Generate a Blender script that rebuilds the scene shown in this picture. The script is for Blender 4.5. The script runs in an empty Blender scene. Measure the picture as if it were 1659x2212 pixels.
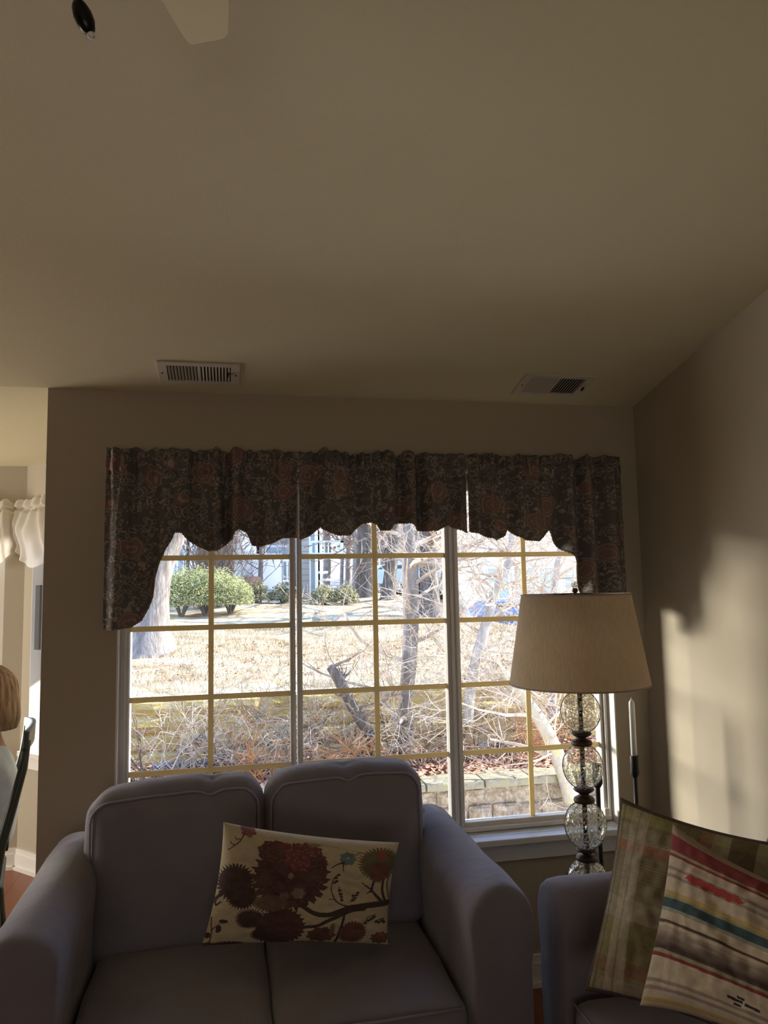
import bpy, math, random
import numpy as np
from mathutils import Vector, Matrix, noise
C = bpy.context.scene.collection
S = bpy.context.scene
# ------------------------------------------------------------ camera
EYE = Vector((0, 0, 1.65)); F = 1620.9; YAW, PITCH, ROLL = 0.2019856, 0.0993085, -0.0190729
_f = Vector((math.sin(YAW)*math.cos(PITCH), math.cos(YAW)*math.cos(PITCH), math.sin(PITCH)))
_r0 = Vector((math.cos(YAW), -math.sin(YAW), 0)); _u0 = _r0.cross(_f)
_r = _r0*math.cos(ROLL)+_u0*math.sin(ROLL); _u = _u0*math.cos(ROLL)-_r0*math.sin(ROLL)
def at(px, py, Y):                      # point of the room seen at that spot, Y metres in front
    d = _f+_r*((px-829.5)/F)-_u*((py-1106)/F)
    return EYE+d*(Y/d.y)
cd = bpy.data.cameras.new('camera'); cam = bpy.data.objects.new('camera', cd); C.objects.link(cam)
cd.sensor_fit = 'HORIZONTAL'; cd.sensor_width = 36; cd.lens = F/1659*36; cd.clip_start = .05; cd.clip_end = 400
cam.matrix_world = Matrix.Translation(EYE) @ Matrix((_r, _u, -_f)).transposed().to_4x4()
S.camera = cam
# ------------------------------------------------------------ light
S.view_settings.view_transform = 'Standard'; S.view_settings.look = 'None'
S.view_settings.gamma = 1; S.view_settings.use_curve_mapping = False
S.view_settings.exposure = 1.2
S.cycles.use_denoising = True
S.cycles.max_bounces = 10; S.cycles.diffuse_bounces = 6; S.cycles.transparent_max_bounces = 16
S.cycles.glossy_bounces = 4; S.cycles.transmission_bounces = 6
S.cycles.sample_clamp_indirect = 6; S.cycles.caustics_reflective = False; S.cycles.caustics_refractive = False
w = bpy.data.worlds.new('world'); S.world = w; w.use_nodes = True
bg = w.node_tree.nodes['Background']; bg.inputs[1].default_value = 2.0
tc = w.node_tree.nodes.new('ShaderNodeTexCoord'); sx = w.node_tree.nodes.new('ShaderNodeSeparateXYZ')
cr = w.node_tree.nodes.new('ShaderNodeValToRGB')
w.node_tree.links.new(tc.outputs['Generated'], sx.inputs[0]); w.node_tree.links.new(sx.outputs[2], cr.inputs[0])
w.node_tree.links.new(cr.outputs[0], bg.inputs[0])
cr.color_ramp.elements[0].position = .0; cr.color_ramp.elements[0].color = (.86, .93, 1, 1)
cr.color_ramp.elements[1].position = .6; cr.color_ramp.elements[1].color = (.24, .46, 1, 1)
def lamp(name, kind, loc, d, energy, col, **k):
    l = bpy.data.lights.new(name, kind); l.energy = energy; l.color = col
    for a, b in k.items(): setattr(l, a, b)
    o = bpy.data.objects.new(name, l); C.objects.link(o); o.location = loc
    o.rotation_euler = Vector(d).to_track_quat('-Z', 'Y').to_euler(); return o
az, el = math.radians(85), math.radians(36)
lamp('sun', 'SUN', (9, 5, 9), (-math.sin(az)*math.cos(el), -math.cos(az)*math.cos(el), -math.sin(el)), 8.0, (1, .93, .82), angle=.01)
# low, soft light thrown back into the room by the bright hazy sky and pale houses to the left
lamp('horizon_glow', 'SUN', (-9, 9, 3), (.72, -.69, -.05), 7.0, (1, .93, .80), angle=.42)
# daylight portal plane in the main window opening; fill lamps added below
lamp('window_daylight', 'AREA', (.6, 3.3, 1.36), (0, -1, 0), 1, (1, 1, 1), shape='RECTANGLE', size=2.1, size_y=1.45).data.cycles.is_portal = True
lamp('rear_fill', 'AREA', (-.6, -3.4, 1.0), (0, 1, .35), 8, (1, .96, .88), shape='RECTANGLE', size=2.2, size_y=1.6)  # unseen fill lamp added behind the camera to lift the dim room

lamp('nook_fill', 'AREA', (-3.95, 4.1, 1.3), (1, .1, .1), 32, (1, .95, .86), shape='RECTANGLE', size=1.4, size_y=1.4)  # unseen lamp added at far left to brighten the nook ceiling

# ------------------------------------------------------------ helpers
def tag(o, label=None, cat=None, group=None, kind=None):
    if label: o['label'] = label
    if cat: o['category'] = cat
    if group: o['group'] = group
    if kind: o['kind'] = kind
    return o
def empty(name, loc=(0, 0, 0), label=None, cat=None, group=None, kind=None, rz=0):
    o = bpy.data.objects.new(name, None); C.objects.link(o); o.location = loc; o.rotation_euler = (0, 0, rz)
    o.empty_display_size = .1
    return tag(o, label, cat, group, kind)
class MB:
    def __init__(s): s.v = []; s.f = []
    def add(s, v, f):
        n = len(s.v); s.v += [tuple(p) for p in v]; s.f += [tuple(i+n for i in q) for q in f]; return s
    def box(s, x0, x1, y0, y1, z0, z1, M=None):
        v = [Vector((x, y, z)) for z in (z0, z1) for x, y in ((x0, y0), (x1, y0), (x1, y1), (x0, y1))]
        if M: v = [M @ p for p in v]
        return s.add(v, [(3, 2, 1, 0), (4, 5, 6, 7), (0, 1, 5, 4), (1, 2, 6, 5), (2, 3, 7, 6), (3, 0, 4, 7)])
    def tube(s, P, R, n=8, cap=True):
        P = [Vector(p) for p in P]
        if not hasattr(R, '__len__'): R = [R]*len(P)
        a = None; v = []
        for i, p in enumerate(P):
            t = (P[min(i+1, len(P)-1)]-P[max(i-1, 0)])
            t = t.normalized() if t.length > 1e-9 else Vector((0, 0, 1))
            if a is None: a = t.orthogonal().normalized()
            else:
                a = a-t*a.dot(t); a = a.normalized() if a.length > 1e-6 else t.orthogonal().normalized()
            b = t.cross(a)
            for k in range(n):
                g = 2*math.pi*k/n; v.append(p+(a*math.cos(g)+b*math.sin(g))*R[i])
        f = [(i*n+k, i*n+(k+1) % n, (i+1)*n+(k+1) % n, (i+1)*n+k) for i in range(len(P)-1) for k in range(n)]
        if cap: f += [tuple(range(n-1, -1, -1)), tuple((len(P)-1)*n+k for k in range(n))]
        return s.add(v, f)
    def lathe(s, prof, n=32, c=(0, 0, 0)):
        v = [(c[0]+r*math.cos(2*math.pi*k/n), c[1]+r*math.sin(2*math.pi*k/n), c[2]+z) for r, z in prof for k in range(n)]
        return s.add(v, [(i*n+k, i*n+(k+1) % n, (i+1)*n+(k+1) % n, (i+1)*n+k) for i in range(len(prof)-1) for k in range(n)])
    def grid(s, nu, nv, fn):
        v = [fn(i/(nu-1), j/(nv-1)) for j in range(nv) for i in range(nu)]
        return s.add(v, [(j*nu+i, j*nu+i+1, (j+1)*nu+i+1, (j+1)*nu+i) for j in range(nv-1) for i in range(nu-1)])
    def rbox(s, x0, x1, y0, y1, z0, z1, r, n=10, puff=(0, 0, 0), fn=None):
        c = Vector(((x0+x1)/2, (y0+y1)/2, (z0+z1)/2)); h = Vector(((x1-x0)/2, (y1-y0)/2, (z1-z0)/2))
        idx = {}; V = []; Fc = []
        def pt(u):
            k = tuple(round(q, 6) for q in u)
            if k in idx: return idx[k]
            p = Vector((u[0]*h.x, u[1]*h.y, u[2]*h.z))
            q = Vector([max(-h[i]+r, min(h[i]-r, p[i])) for i in range(3)]); d = p-q
            if d.length > 1e-9: p = q+d.normalized()*r
            for i in range(3):
                a, b = (i+1) % 3, (i+2) % 3
                p[i] += puff[i]*u[i]*(1-u[a]**2)*(1-u[b]**2)
            p = p+c
            if fn: p = fn(p, u)
            idx[k] = len(V); V.append(p); return idx[k]
        # sample with denser points near the rims
        T = [math.copysign(1-(1-abs(t))**1.6, t) for t in [-1+2*i/n for i in range(n+1)]]
        for ax in range(3):
            a, b = (ax+1) % 3, (ax+2) % 3
            for sg in (-1, 1):
                for i in range(n):
                    for j in range(n):
                        q = []
                        for s_, t_ in ((T[i], T[j]), (T[i+1], T[j]), (T[i+1], T[j+1]), (T[i], T[j+1])):
                            u = [0, 0, 0]; u[ax] = sg; u[a] = s_; u[b] = t_; q.append(pt(u))
                        Fc.append(tuple(q if sg > 0 else q[::-1]))
        return s.add(V, Fc)
    def build(s, name, mat, parent=None, smooth=False, kind=None, bevel=0, loc=None):
        me = bpy.data.meshes.new(name); me.from_pydata([tuple(float(q) for q in p) for p in s.v], [], s.f); me.update()
        if smooth: me.shade_smooth()
        if mat: me.materials.append(mat)
        o = bpy.data.objects.new(name, me); C.objects.link(o)
        if parent: o.parent = parent
        if loc: o.location = loc
        if kind: o['kind'] = kind
        if bevel:
            b = o.modifiers.new('bevel', 'BEVEL'); b.width = bevel; b.segments = 2; b.limit_method = 'ANGLE'
        return o
def lin(c): return tuple((x/12.92 if x <= .04045 else ((x+.055)/1.055)**2.4) for x in [q/255 for q in c])
def mat(name, col, rough=.8, vary=0, scale=20, bump=0, bscale=60, metal=0, col2=None, spec=.3, stretch=None, sheen=0, attr=False, transl=0, distort=0):
    m = bpy.data.materials.new(name); m.use_nodes = True; nt = m.node_tree; N = nt.nodes; L = nt.links
    b = N['Principled BSDF']; b.inputs['Roughness'].default_value = rough; b.inputs['Metallic'].default_value = metal
    b.inputs['Specular IOR Level'].default_value = spec; b.inputs['Sheen Weight'].default_value = sheen
    b.inputs['Base Color'].default_value = (*col, 1)
    t = N.new('ShaderNodeTexCoord'); mp = N.new('ShaderNodeMapping'); L.new(t.outputs['Object'], mp.inputs[0])
    if stretch: mp.inputs['Scale'].default_value = stretch
    src = None
    if col2 or vary:
        n = N.new('ShaderNodeTexNoise'); n.inputs['Scale'].default_value = scale; n.inputs['Detail'].default_value = 5; n.inputs['Distortion'].default_value = distort
        L.new(mp.outputs[0], n.inputs[0]); r = N.new('ShaderNodeValToRGB'); L.new(n.outputs[0], r.inputs[0])
        c2 = col2 or tuple(x*(1-vary) for x in col)
        r.color_ramp.elements[0].position = .38; r.color_ramp.elements[1].position = .62
        r.color_ramp.elements[0].color = (*c2, 1); r.color_ramp.elements[1].color = (*col, 1); src = r.outputs[0]
    if attr:
        a = N.new('ShaderNodeVertexColor'); a.layer_name = 'Col'; src = a.outputs[0]
    if src: L.new(src, b.inputs['Base Color'])
    if bump:
        n = N.new('ShaderNodeTexNoise'); n.inputs['Scale'].default_value = bscale; n.inputs['Detail'].default_value = 4
        L.new(mp.outputs[0], n.inputs[0]); bp = N.new('ShaderNodeBump'); bp.inputs['Strength'].default_value = bump; bp.inputs['Distance'].default_value = .02
        L.new(n.outputs[0], bp.inputs['Height']); L.new(bp.outputs[0], b.inputs['Normal'])
    if transl:
        tr = N.new('ShaderNodeBsdfTranslucent'); mx = N.new('ShaderNodeMixShader'); mx.inputs[0].default_value = transl
        if src: L.new(src, tr.inputs[0])
        else: tr.inputs[0].default_value = (*col, 1)
        L.new(b.outputs[0], mx.inputs[1]); L.new(tr.outputs[0], mx.inputs[2]); L.new(mx.outputs[0], N['Material Output'].inputs[0])
    return m
def banded(name, col, col2, axis, freq, rough=.7, width=.12, noise_amt=0):   # repeated thin dark lines: siding, boards
    m = mat(name, col, rough); nt = m.node_tree; N = nt.nodes; L = nt.links
    t = N.new('ShaderNodeTexCoord'); s = N.new('ShaderNodeSeparateXYZ'); L.new(t.outputs['Object'], s.inputs[0])
    a = N.new('ShaderNodeMath'); a.operation = 'MULTIPLY'; a.inputs[1].default_value = freq; L.new(s.outputs[axis], a.inputs[0])
    f = N.new('ShaderNodeMath'); f.operation = 'FRACT'; L.new(a.outputs[0], f.inputs[0])
    g = N.new('ShaderNodeMath'); g.operation = 'LESS_THAN'; g.inputs[1].default_value = width; L.new(f.outputs[0], g.inputs[0])
    mx = N.new('ShaderNodeMix'); mx.data_type = 'RGBA'; L.new(g.outputs[0], mx.inputs[0])
    mx.inputs[6].default_value = (*col, 1); mx.inputs[7].default_value = (*col2, 1)
    L.new(mx.outputs[2], N['Principled BSDF'].inputs['Base Color']); return m
def colour_attr(o, cols):
    a = o.data.color_attributes.new('Col', 'FLOAT_COLOR', 'POINT')
    c = np.ones((len(cols), 4), dtype=np.float32); c[:, :3] = cols; a.data.foreach_set('color', c.ravel())
rnd = random.Random(7)

M = {}
M['wall'] = mat('wall_paint', (.46, .40, .305), .85, bump=.06, bscale=350)
M['ceil'] = mat('ceiling_paint', (.70, .64, .44), .9, bump=.08, bscale=260)
M['white'] = mat('white_trim_paint', (.80, .77, .72), .5)
M['vinyl'] = mat('window_vinyl', (.76, .72, .66), .45)
M['muntin'] = mat('cream_muntin', (.90, .77, .46), .5, transl=.3)
M['floor'] = banded('reddish_hardwood', (.23, .085, .045), (.10, .035, .02), 0, 9, .35, .04)
M['vent'] = mat('vent_enamel', (.62, .57, .48), .5)
M['dark'] = mat('dark_void', (.02, .02, .02), .9)
M['iron'] = mat('wrought_iron', (.035, .032, .03), .5, metal=.5)
M['bronze'] = mat('dark_bronze', (.07, .045, .035), .4, metal=.4)
M['wax'] = mat('white_wax', (.85, .84, .82), .4)
M['sofa'] = mat('lavender_grey_twill', (.225, .205, .245), .95, vary=.08, scale=8, bump=.30, bscale=11, sheen=.25)
M['pipe'] = mat('sofa_piping', (.29, .27, .30), .95)
M['shade'] = mat('linen_shade', (.80, .67, .50), .9, vary=.10, scale=30, stretch=(6, 6, .5), bump=.1, bscale=300, transl=.5)
M['shade_in'] = mat('shade_trim', (.35, .30, .27), .8)
M['grassy'] = None
# ------------------------------------------------------------ room shell
RX, LX, WY, H, SL = 1.817, -4.2, 3.10, 2.456, .2133   # right wall, left wall, window wall, its height, ceiling slope
BY = -3.6
def cz(y): return H+SL*(WY-y) if y > -.6 else H+SL*(WY+.6)-SL*(-.6-y)
def st(name, mb, m, label, cat='wall', **k): return tag(mb.build(name, m, None, kind='structure', **k), label, cat)
st('floor', MB().box(LX-.2, RX+.2, BY-.2, 3.27, -.12, 0).box(LX-.2, -.56, 3.27, 5.2, -.12, 0), M['floor'], 'reddish brown hardwood floor seen beyond the loveseat arm', 'floor')
OX0, OX1, OZ0, OZ1 = -.435, 1.657, .600, 2.095        # window opening
mb = MB()
mb.box(-.708, OX0, WY, 3.27, 0, 3.4); mb.box(OX1, RX+.15, WY, 3.27, 0, 3.4)
mb.box(OX0, OX1, WY, 3.27, 0, OZ0-.02); mb.box(OX0, OX1, WY, 3.27, OZ1, 3.4)
st('wall_window', mb, M['wall'], 'dim beige wall around the large triple window')
st('wall_right', MB().box(RX, RX+.15, BY, WY+.17, 0, 3.9), M['wall'], 'daylit beige wall on the right side of the room')
st('wall_left', MB().box(LX-.15, LX, BY, 5.3, 0, 3.9), M['wall'], 'beige wall on the left side outside the picture')
mb = MB(); mb.box(LX, RX, BY-.15, BY, 0, 3.9)
st('wall_back', mb, M['wall'], 'beige wall behind the viewer')
mb = MB()
for y0, y1 in ((-.6, WY), (BY-.15, -.6)):
    a, b = cz(y0), cz(y1)
    if y1 < 0: b = cz(-.599)
    mb.add([(LX-.15, y0, a), (RX+.15, y0, a), (RX+.15, y1, b), (LX-.15, y1, b), (LX-.15, y0, a+.15), (RX+.15, y0, a+.15), (RX+.15, y1, b+.15), (LX-.15, y1, b+.15)],
           [(0, 1, 2, 3), (7, 6, 5, 4), (4, 5, 1, 0), (5, 6, 2, 1), (6, 7, 3, 2), (7, 4, 0, 3)])
st('ceiling', mb, M['ceil'], 'sloping off-white ceiling rising towards the viewer', 'ceiling')
st('ceiling_nook', MB().box(LX-.15, -.70, WY, 5.35, H, H+.12), M['ceil'], 'flat bright ceiling of the breakfast nook at left', 'ceiling')
# nook walls
mb = MB(); NY = 5.08
mb.box(-.86, -.708, WY+.17, 4.52, 0, H); mb.box(-.86, -.708, WY+.001, WY+.17, 0, H) if False else None
mb = MB().box(-.708, -.56, 3.27, 4.60, 0, H)
st('wall_nook_right', mb, M['wall'], 'short beige return wall of the nook, seen edge-on')
NX0, NX1, NZ0, NZ1 = -2.75, -1.385, .70, 2.06
mb = MB(); mb.box(LX, NX0, NY, NY+.15, 0, H); mb.box(NX1, -1.27, NY, NY+.15, 0, H); mb.box(NX0, NX1, NY, NY+.15, 0, NZ0); mb.box(NX0, NX1, NY, NY+.15, NZ1, H)
st('wall_nook_back', mb, M['wall'], 'beige far wall of the breakfast nook at left')
A0 = Vector((-1.27, NY, 0)); T = Vector((.7071, -.7071, 0)); Nn = Vector((.7071, .7071, 0))
MA = Matrix.Translation(A0) @ Matrix((T, Nn, Vector((0, 0, 1)))).transposed().to_4x4()   # wall coords: s along, d outward
SA0, SA1, SAL = .085, .66, .795
mb = MB(); mb.box(-.0, SA0, 0, .15, 0, H, MA); mb.box(SA1, SAL, 0, .15, 0, H, MA); mb.box(SA0, SA1, 0, .15, 0, NZ0, MA); mb.box(SA0, SA1, 0, .15, NZ1, H, MA)
st('wall_nook_angled', mb, M['wall'], 'narrow angled beige wall of the nook beside its sunlit window')
# baseboards
def baseb(name, pts, label):
    mb = MB()
    for (a, b) in zip(pts[:-1], pts[1:]):
        a, b = Vector(a), Vector(b); t = (b-a).normalized(); n = Vector((t.y, -t.x, 0))
        Mx = Matrix.Translation(a) @ Matrix((t, n, Vector((0, 0, 1)))).transposed().to_4x4()
        l = (b-a).length
        mb.box(0, l, 0, .016, 0, .09, Mx); mb.box(0, l, 0, .011, .09, .12, Mx); mb.box(0, l, 0, .028, 0, .02, Mx)
    st(name, mb, M['white'], label, 'baseboard')
baseb('baseboard_window', [(-.708, WY, 0), (RX, WY, 0)], 'white baseboard low on the window wall')
baseb('baseboard_right', [(RX, WY, 0), (RX, BY, 0)], 'white baseboard along the right wall behind the sofa')
baseb('baseboard_nook', [(LX, NY, 0), (-1.27, NY, 0), (-.708, 4.518, 0)], 'white stepped baseboard round the nook corner at far left')
# ------------------------------------------------------------ main window
glass = bpy.data.materials.new('window_glass'); glass.use_nodes = True; N = glass.node_tree.nodes; L = glass.node_tree.links; N.remove(N['Principled BSDF'])
tr = N.new('ShaderNodeBsdfTransparent'); gl = N.new('ShaderNodeBsdfGlossy'); gl.inputs['Roughness'].default_value = .02
mx = N.new('ShaderNodeMixShader'); lw = N.new('ShaderNodeFresnel'); lw.inputs[0].default_value = 1.25
L.new(lw.outputs[0], mx.inputs[0]); L.new(tr.outputs[0], mx.inputs[1]); L.new(gl.outputs[0], mx.inputs[2]); L.new(mx.outputs[0], N['Material Output'].inputs[0])
tr.inputs[0].default_value = (.96, .97, .97, 1)
win = empty('window_1', (.6, 3.18, 1.36), 'wide triple window with cream grilles over the yard', 'window', kind='structure')
def part(mb, name, m, parent, loc, **k):
    mb.v = [tuple(Vector(p)-Vector(loc)) for p in mb.v]; return mb.build(name, m, parent, **k)
WL = (.6, 3.18, 1.36)
gy = 3.20
zb, zt = .645, 2.07
rows = [1.784, 1.498, 1.217, .928]
def frame_rect(mb, x0, x1, z0, z1, w_, y0, y1):
    mb.box(x0, x0+w_, y0, y1, z0, z1); mb.box(x1-w_, x1, y0, y1, z0, z1); mb.box(x0+w_, x1-w_, y0, y1, z0, z0+w_); mb.box(x0+w_, x1-w_, y0, y1, z1-w_, z1)
mb = MB(); frame_rect(mb, OX0, OX1, OZ0, OZ1, .022, 3.165, 3.25)
part(mb, 'window_frame', M['vinyl'], win, WL, bevel=.003)
units = [(-.415, .262, -.397, .242, -.08), (.272, .948, .292, .919, .609), (.955, 1.645, .978, 1.620, 1.292)]
for i, (x0, x1, g0, g1, mx_) in enumerate(units):
    mb = MB()
    mb.box(x0, g0, 3.175, 3.225, .615, 2.085); mb.box(g1, x1, 3.175, 3.225, .615, 2.085)
    mb.box(g0, g1, 3.175, 3.225, .615, zb); mb.box(g0, g1, 3.175, 3.225, zt, 2.085)
    # stepped stops either side
    for a, b in ((x0, x0+(g0-x0)*.45), (x1-(x1-g1)*.45, x1)): mb.box(a, b, 3.158, 3.175, .615, 2.085)
    mb.box(x0, x1, 3.150, 3.175, .612, .628)
    part(mb, 'sash', M['vinyl'], win, WL, bevel=.003)
    mb = MB(); hw = .0105
    for z in rows: mb.box(g0, g1, gy-.004, gy+.004, z-hw, z+hw)
    zz = [zb]+sorted(rows)+[zt]
    for a, b in zip(zz[:-1], zz[1:]): mb.box(mx_-hw, mx_+hw, gy-.004, gy+.004, a+(hw if a != zb else 0), b-(hw if b != zt else 0))
    part(mb, 'muntin_grille', M['muntin'], win, WL)
    part(MB().box(g0, g1, gy+.008, gy+.011, zb, zt), 'glass_pane', glass, win, WL)
sashx = MB()
sashx.box(1.60, 1.622, 3.13, 3.15, .628, .668); sashx.box(1.59, 1.66-.03, 3.125, 3.16, .628, .640)
part(sashx, 'window_latch', M['vinyl'], win, WL, bevel=.003)
sill = MB().box(OX0-.05, OX1+.05, 3.045, WY, .580, .606); sill.box(OX0, OX1, WY, 3.17, .580, .606)
sill.box(OX0-.03, OX1+.03, 3.082, WY, .505, .580)
tag(sill.build('trim_1', mat('sill_paint', (.78, .79, .80), .35), None, kind='structure', bevel=.004), 'white windowsill and apron under the triple window', 'windowsill')
mb = MB().box(OX0, OX0+.006, 3.10, 3.165, .606, OZ1); mb.box(OX1-.006, OX1, 3.10, 3.165, .606, OZ1)
tag(mb.build('trim_2', M['white'], None, kind='structure'), 'white strips lining the sides of the triple window recess', 'trim')
# ------------------------------------------------------------ nook windows
w2 = empty('window_2', (-2.07, NY+.08, 1.38), 'nook window at the far left edge of the picture', 'window', kind='structure')
mb = MB(); frame_rect(mb, NX0, NX1, NZ0, NZ1, .045, NY+.03, NY+.11); mb.box(-2.09, -2.05, NY+.05, NY+.1, NZ0, NZ1)
part(mb, 'window_frame', M['vinyl'], w2, (-2.07, NY+.08, 1.38))
part(MB().box(NX0+.04, NX1-.04, NY+.07, NY+.075, NZ0+.04, NZ1-.04), 'glass_pane', glass, w2, (-2.07, NY+.08, 1.38))
w3 = empty('window_3', (0, 0, 0), 'sunlit nook window beside the wall corner at left', 'window', kind='structure')
mb = MB()
for a, b, c, d in ((SA0, SA0+.03, NZ0, NZ1), (SA1-.03, SA1, NZ0, NZ1), (SA0, SA1, NZ0, NZ0+.03), (SA0, SA1, NZ1-.03, NZ1)): mb.box(a, b, .10, .145, c, d, MA)
mb.build('window_frame', M['white'], w3)
mb = MB().box(SA0-.002, SA0+.004, .0, .10, NZ0, NZ1, MA); mb.build('window_jamb', M['white'], w3)
MB().box(SA0-.03, SA1+.03, -.05, .10, NZ0-.025, NZ0+.004, MA).build('window_sill', M['white'], w3)
MB().box(SA0-.02, SA1+.02, -.014, -.001, NZ0-.10, NZ0-.025, MA).build('window_apron', M['white'], w3)
MB().box(SA0+.03, SA1-.03, .12, .125, NZ0+.03, NZ1-.03, MA).build('glass_pane', glass, w3)
tag(MB().box(SA0+.075, SA0+.12, -.022, -.006, 1.31, 1.70, MA).build('hanging_panel', mat('grey_panel', (.09, .09, .09), .6)), 'narrow dark grey panel hanging in the sunlit nook window', 'panel')

st('sun_block_slab', MB().box(-.56, .75, 3.9, 5.6, 2.50, 2.58), M['white'], 'unseen slab added outside to shade the upper nook window jamb', 'roof')  # unseen slab added to keep sun off the upper nook jamb
# ------------------------------------------------------------ ceiling vents
def vent(name, x0, x1, y0, y1, label, flip):
    yc = (y0+y1)/2; e = empty(name, ((x0+x1)/2, yc, cz(yc)), label, 'vent', 'ceiling air registers above the window')
    e.rotation_euler = (-math.atan(SL), 0, 0)
    wx, wy = (x1-x0)/2, (y1-y0)/2/math.cos(math.atan(SL))
    mb = MB(); z0, z1 = -.007, -.0005; bx, by = .035, .024
    mb.box(-wx, -wx+bx, -wy, wy, z0, z1); mb.box(wx-bx, wx, -wy, wy, z0, z1)
    mb.box(-wx+bx, wx-bx, -wy, -wy+by, z0, z1); mb.box(-wx+bx, wx-bx, wy-by, wy, z0, z1); mb.box(-.006, .006, -wy+by, wy-by, z0, z1)
    mb.build('frame', M['vent'], e, bevel=.001)
    MB().box(-wx+bx, wx-bx, -wy+by, wy-by, -.0012, -.0003).build('backing', M['dark'], e)
    for side in (-1, 1):
        mb = MB(); a0 = .008; a1 = wx-bx-.002; n = 9
        for k in range(n):
            c = side*(a0+(a1-a0)*(k+.5)/n)
            Mx = Matrix.Translation((c, 0, -.005)) @ Matrix.Rotation(side*.55*flip, 4, 'Y')
            mb.box(-.0042, .0042, -wy+by, wy-by, -.0006, .0006, Mx)
        mb.build('louvers', M['vent'], e)
    for x in (-wx+.015, wx-.015): MB().lathe([(0, -.0095), (.003, -.009), (.004, -.007)], 10, (x, 0, 0)).build('screw', M['dark'], e)
    mb = MB().box(wx-.012-bx, wx-.008-bx, -.02, .0, -.016, -.005) if flip > 0 else MB().box(wx-.02, wx-.016, .0, .02, -.016, -.005)
    mb.build('lever', M['dark'], e)
vent('ceiling_vent', -.276, .033, 2.849, 3.016, 'white ceiling register at left above the loveseat', 1)
vent('ceiling_vent', 1.19, 1.50, 2.832, 3.012, 'white ceiling register at right near the corner', -1)
# ------------------------------------------------------------ ceiling fan
fx, fy = -.10, .60; fz = cz(fy)
fan = empty('ceiling_fan', (fx, fy, fz), 'cream bladed ceiling fan at the top edge, one blade tip in view', 'ceiling fan')
M['blade'] = mat('cream_fan_blade', (.72, .64, .42), .5)
MB().lathe([(0, -.001), (.075, -.001), (.075, -.03), (.03, -.06), (.015, -.062)], 28).build('canopy', M['iron'], fan, smooth=True)
MB().tube([(0, 0, -.05), (0, 0, -.24)], .013, 12).build('downrod', M['iron'], fan, smooth=True)
MB().lathe([(.0, -.22), (.05, -.225), (.11, -.25), (.125, -.29), (.12, -.34), (.09, -.37), (.05, -.39), (.05, -.43), (0, -.435)], 32).build('motor_housing', M['iron'], fan, smooth=True)
for k in range(5):
    a = math.radians(86.5+72*k)
    out = [(.20, -.035), (.30, -.052), (.50, -.062), (.58, -.061), (.650, -.055), (.663, -.048), (.672, -.035), (.686, -.005), (.694, .010), (.692, .016), (.680, .024), (.593, .054), (.50, .068), (.30, .055), (.20, .035)]
    R = Matrix.Rotation(a, 4, 'Z') @ Matrix.Translation((0, 0, -.365)) @ Matrix.Rotation(.10, 4, 'X')
    n = len(out); v = [R @ Vector((x, y, z)) for z in (-.003, .003) for x, y in out]
    MB().add(v, [tuple(range(n-1, -1, -1)), tuple(range(n, 2*n))]+[(i, (i+1) % n, n+(i+1) % n, n+i) for i in range(n)]).build('blade', M['blade'], fan)
    MB().box(.10, .24, -.014, .014, -.006, .0-.0035, R).build('blade_arm', M['iron'], fan)
pz = 2.129-fz
MB().tube([(-.022, .02, -.42), (-.0225, .02, pz+.02)], .0012, 6).build('pull_chain', M['iron'], fan)
Rf = Matrix.Translation((-.0215, .02, pz)) @ Matrix.Rotation(-.38, 4, 'Y')
mb = MB().lathe([(0, .016), (.003, .0155), (.0062, .010), (.0078, .002), (.0074, -.006), (.005, -.013), (.0, -.0165)], 20); mb.v = [tuple(Rf @ Vector(p)) for p in mb.v]
fob = mb.build('pull_fob', mat('black_fob', (.004, .004, .004), .3), fan, smooth=True)
mb = MB().lathe([(0, -.0150), (.003, -.0155), (.0030, -.0185), (0, -.0195)], 12); mb.v = [tuple(Rf @ Vector(p)) for p in mb.v]
mb.build('fob_tip', M['wax'], fob, smooth=True)

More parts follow.
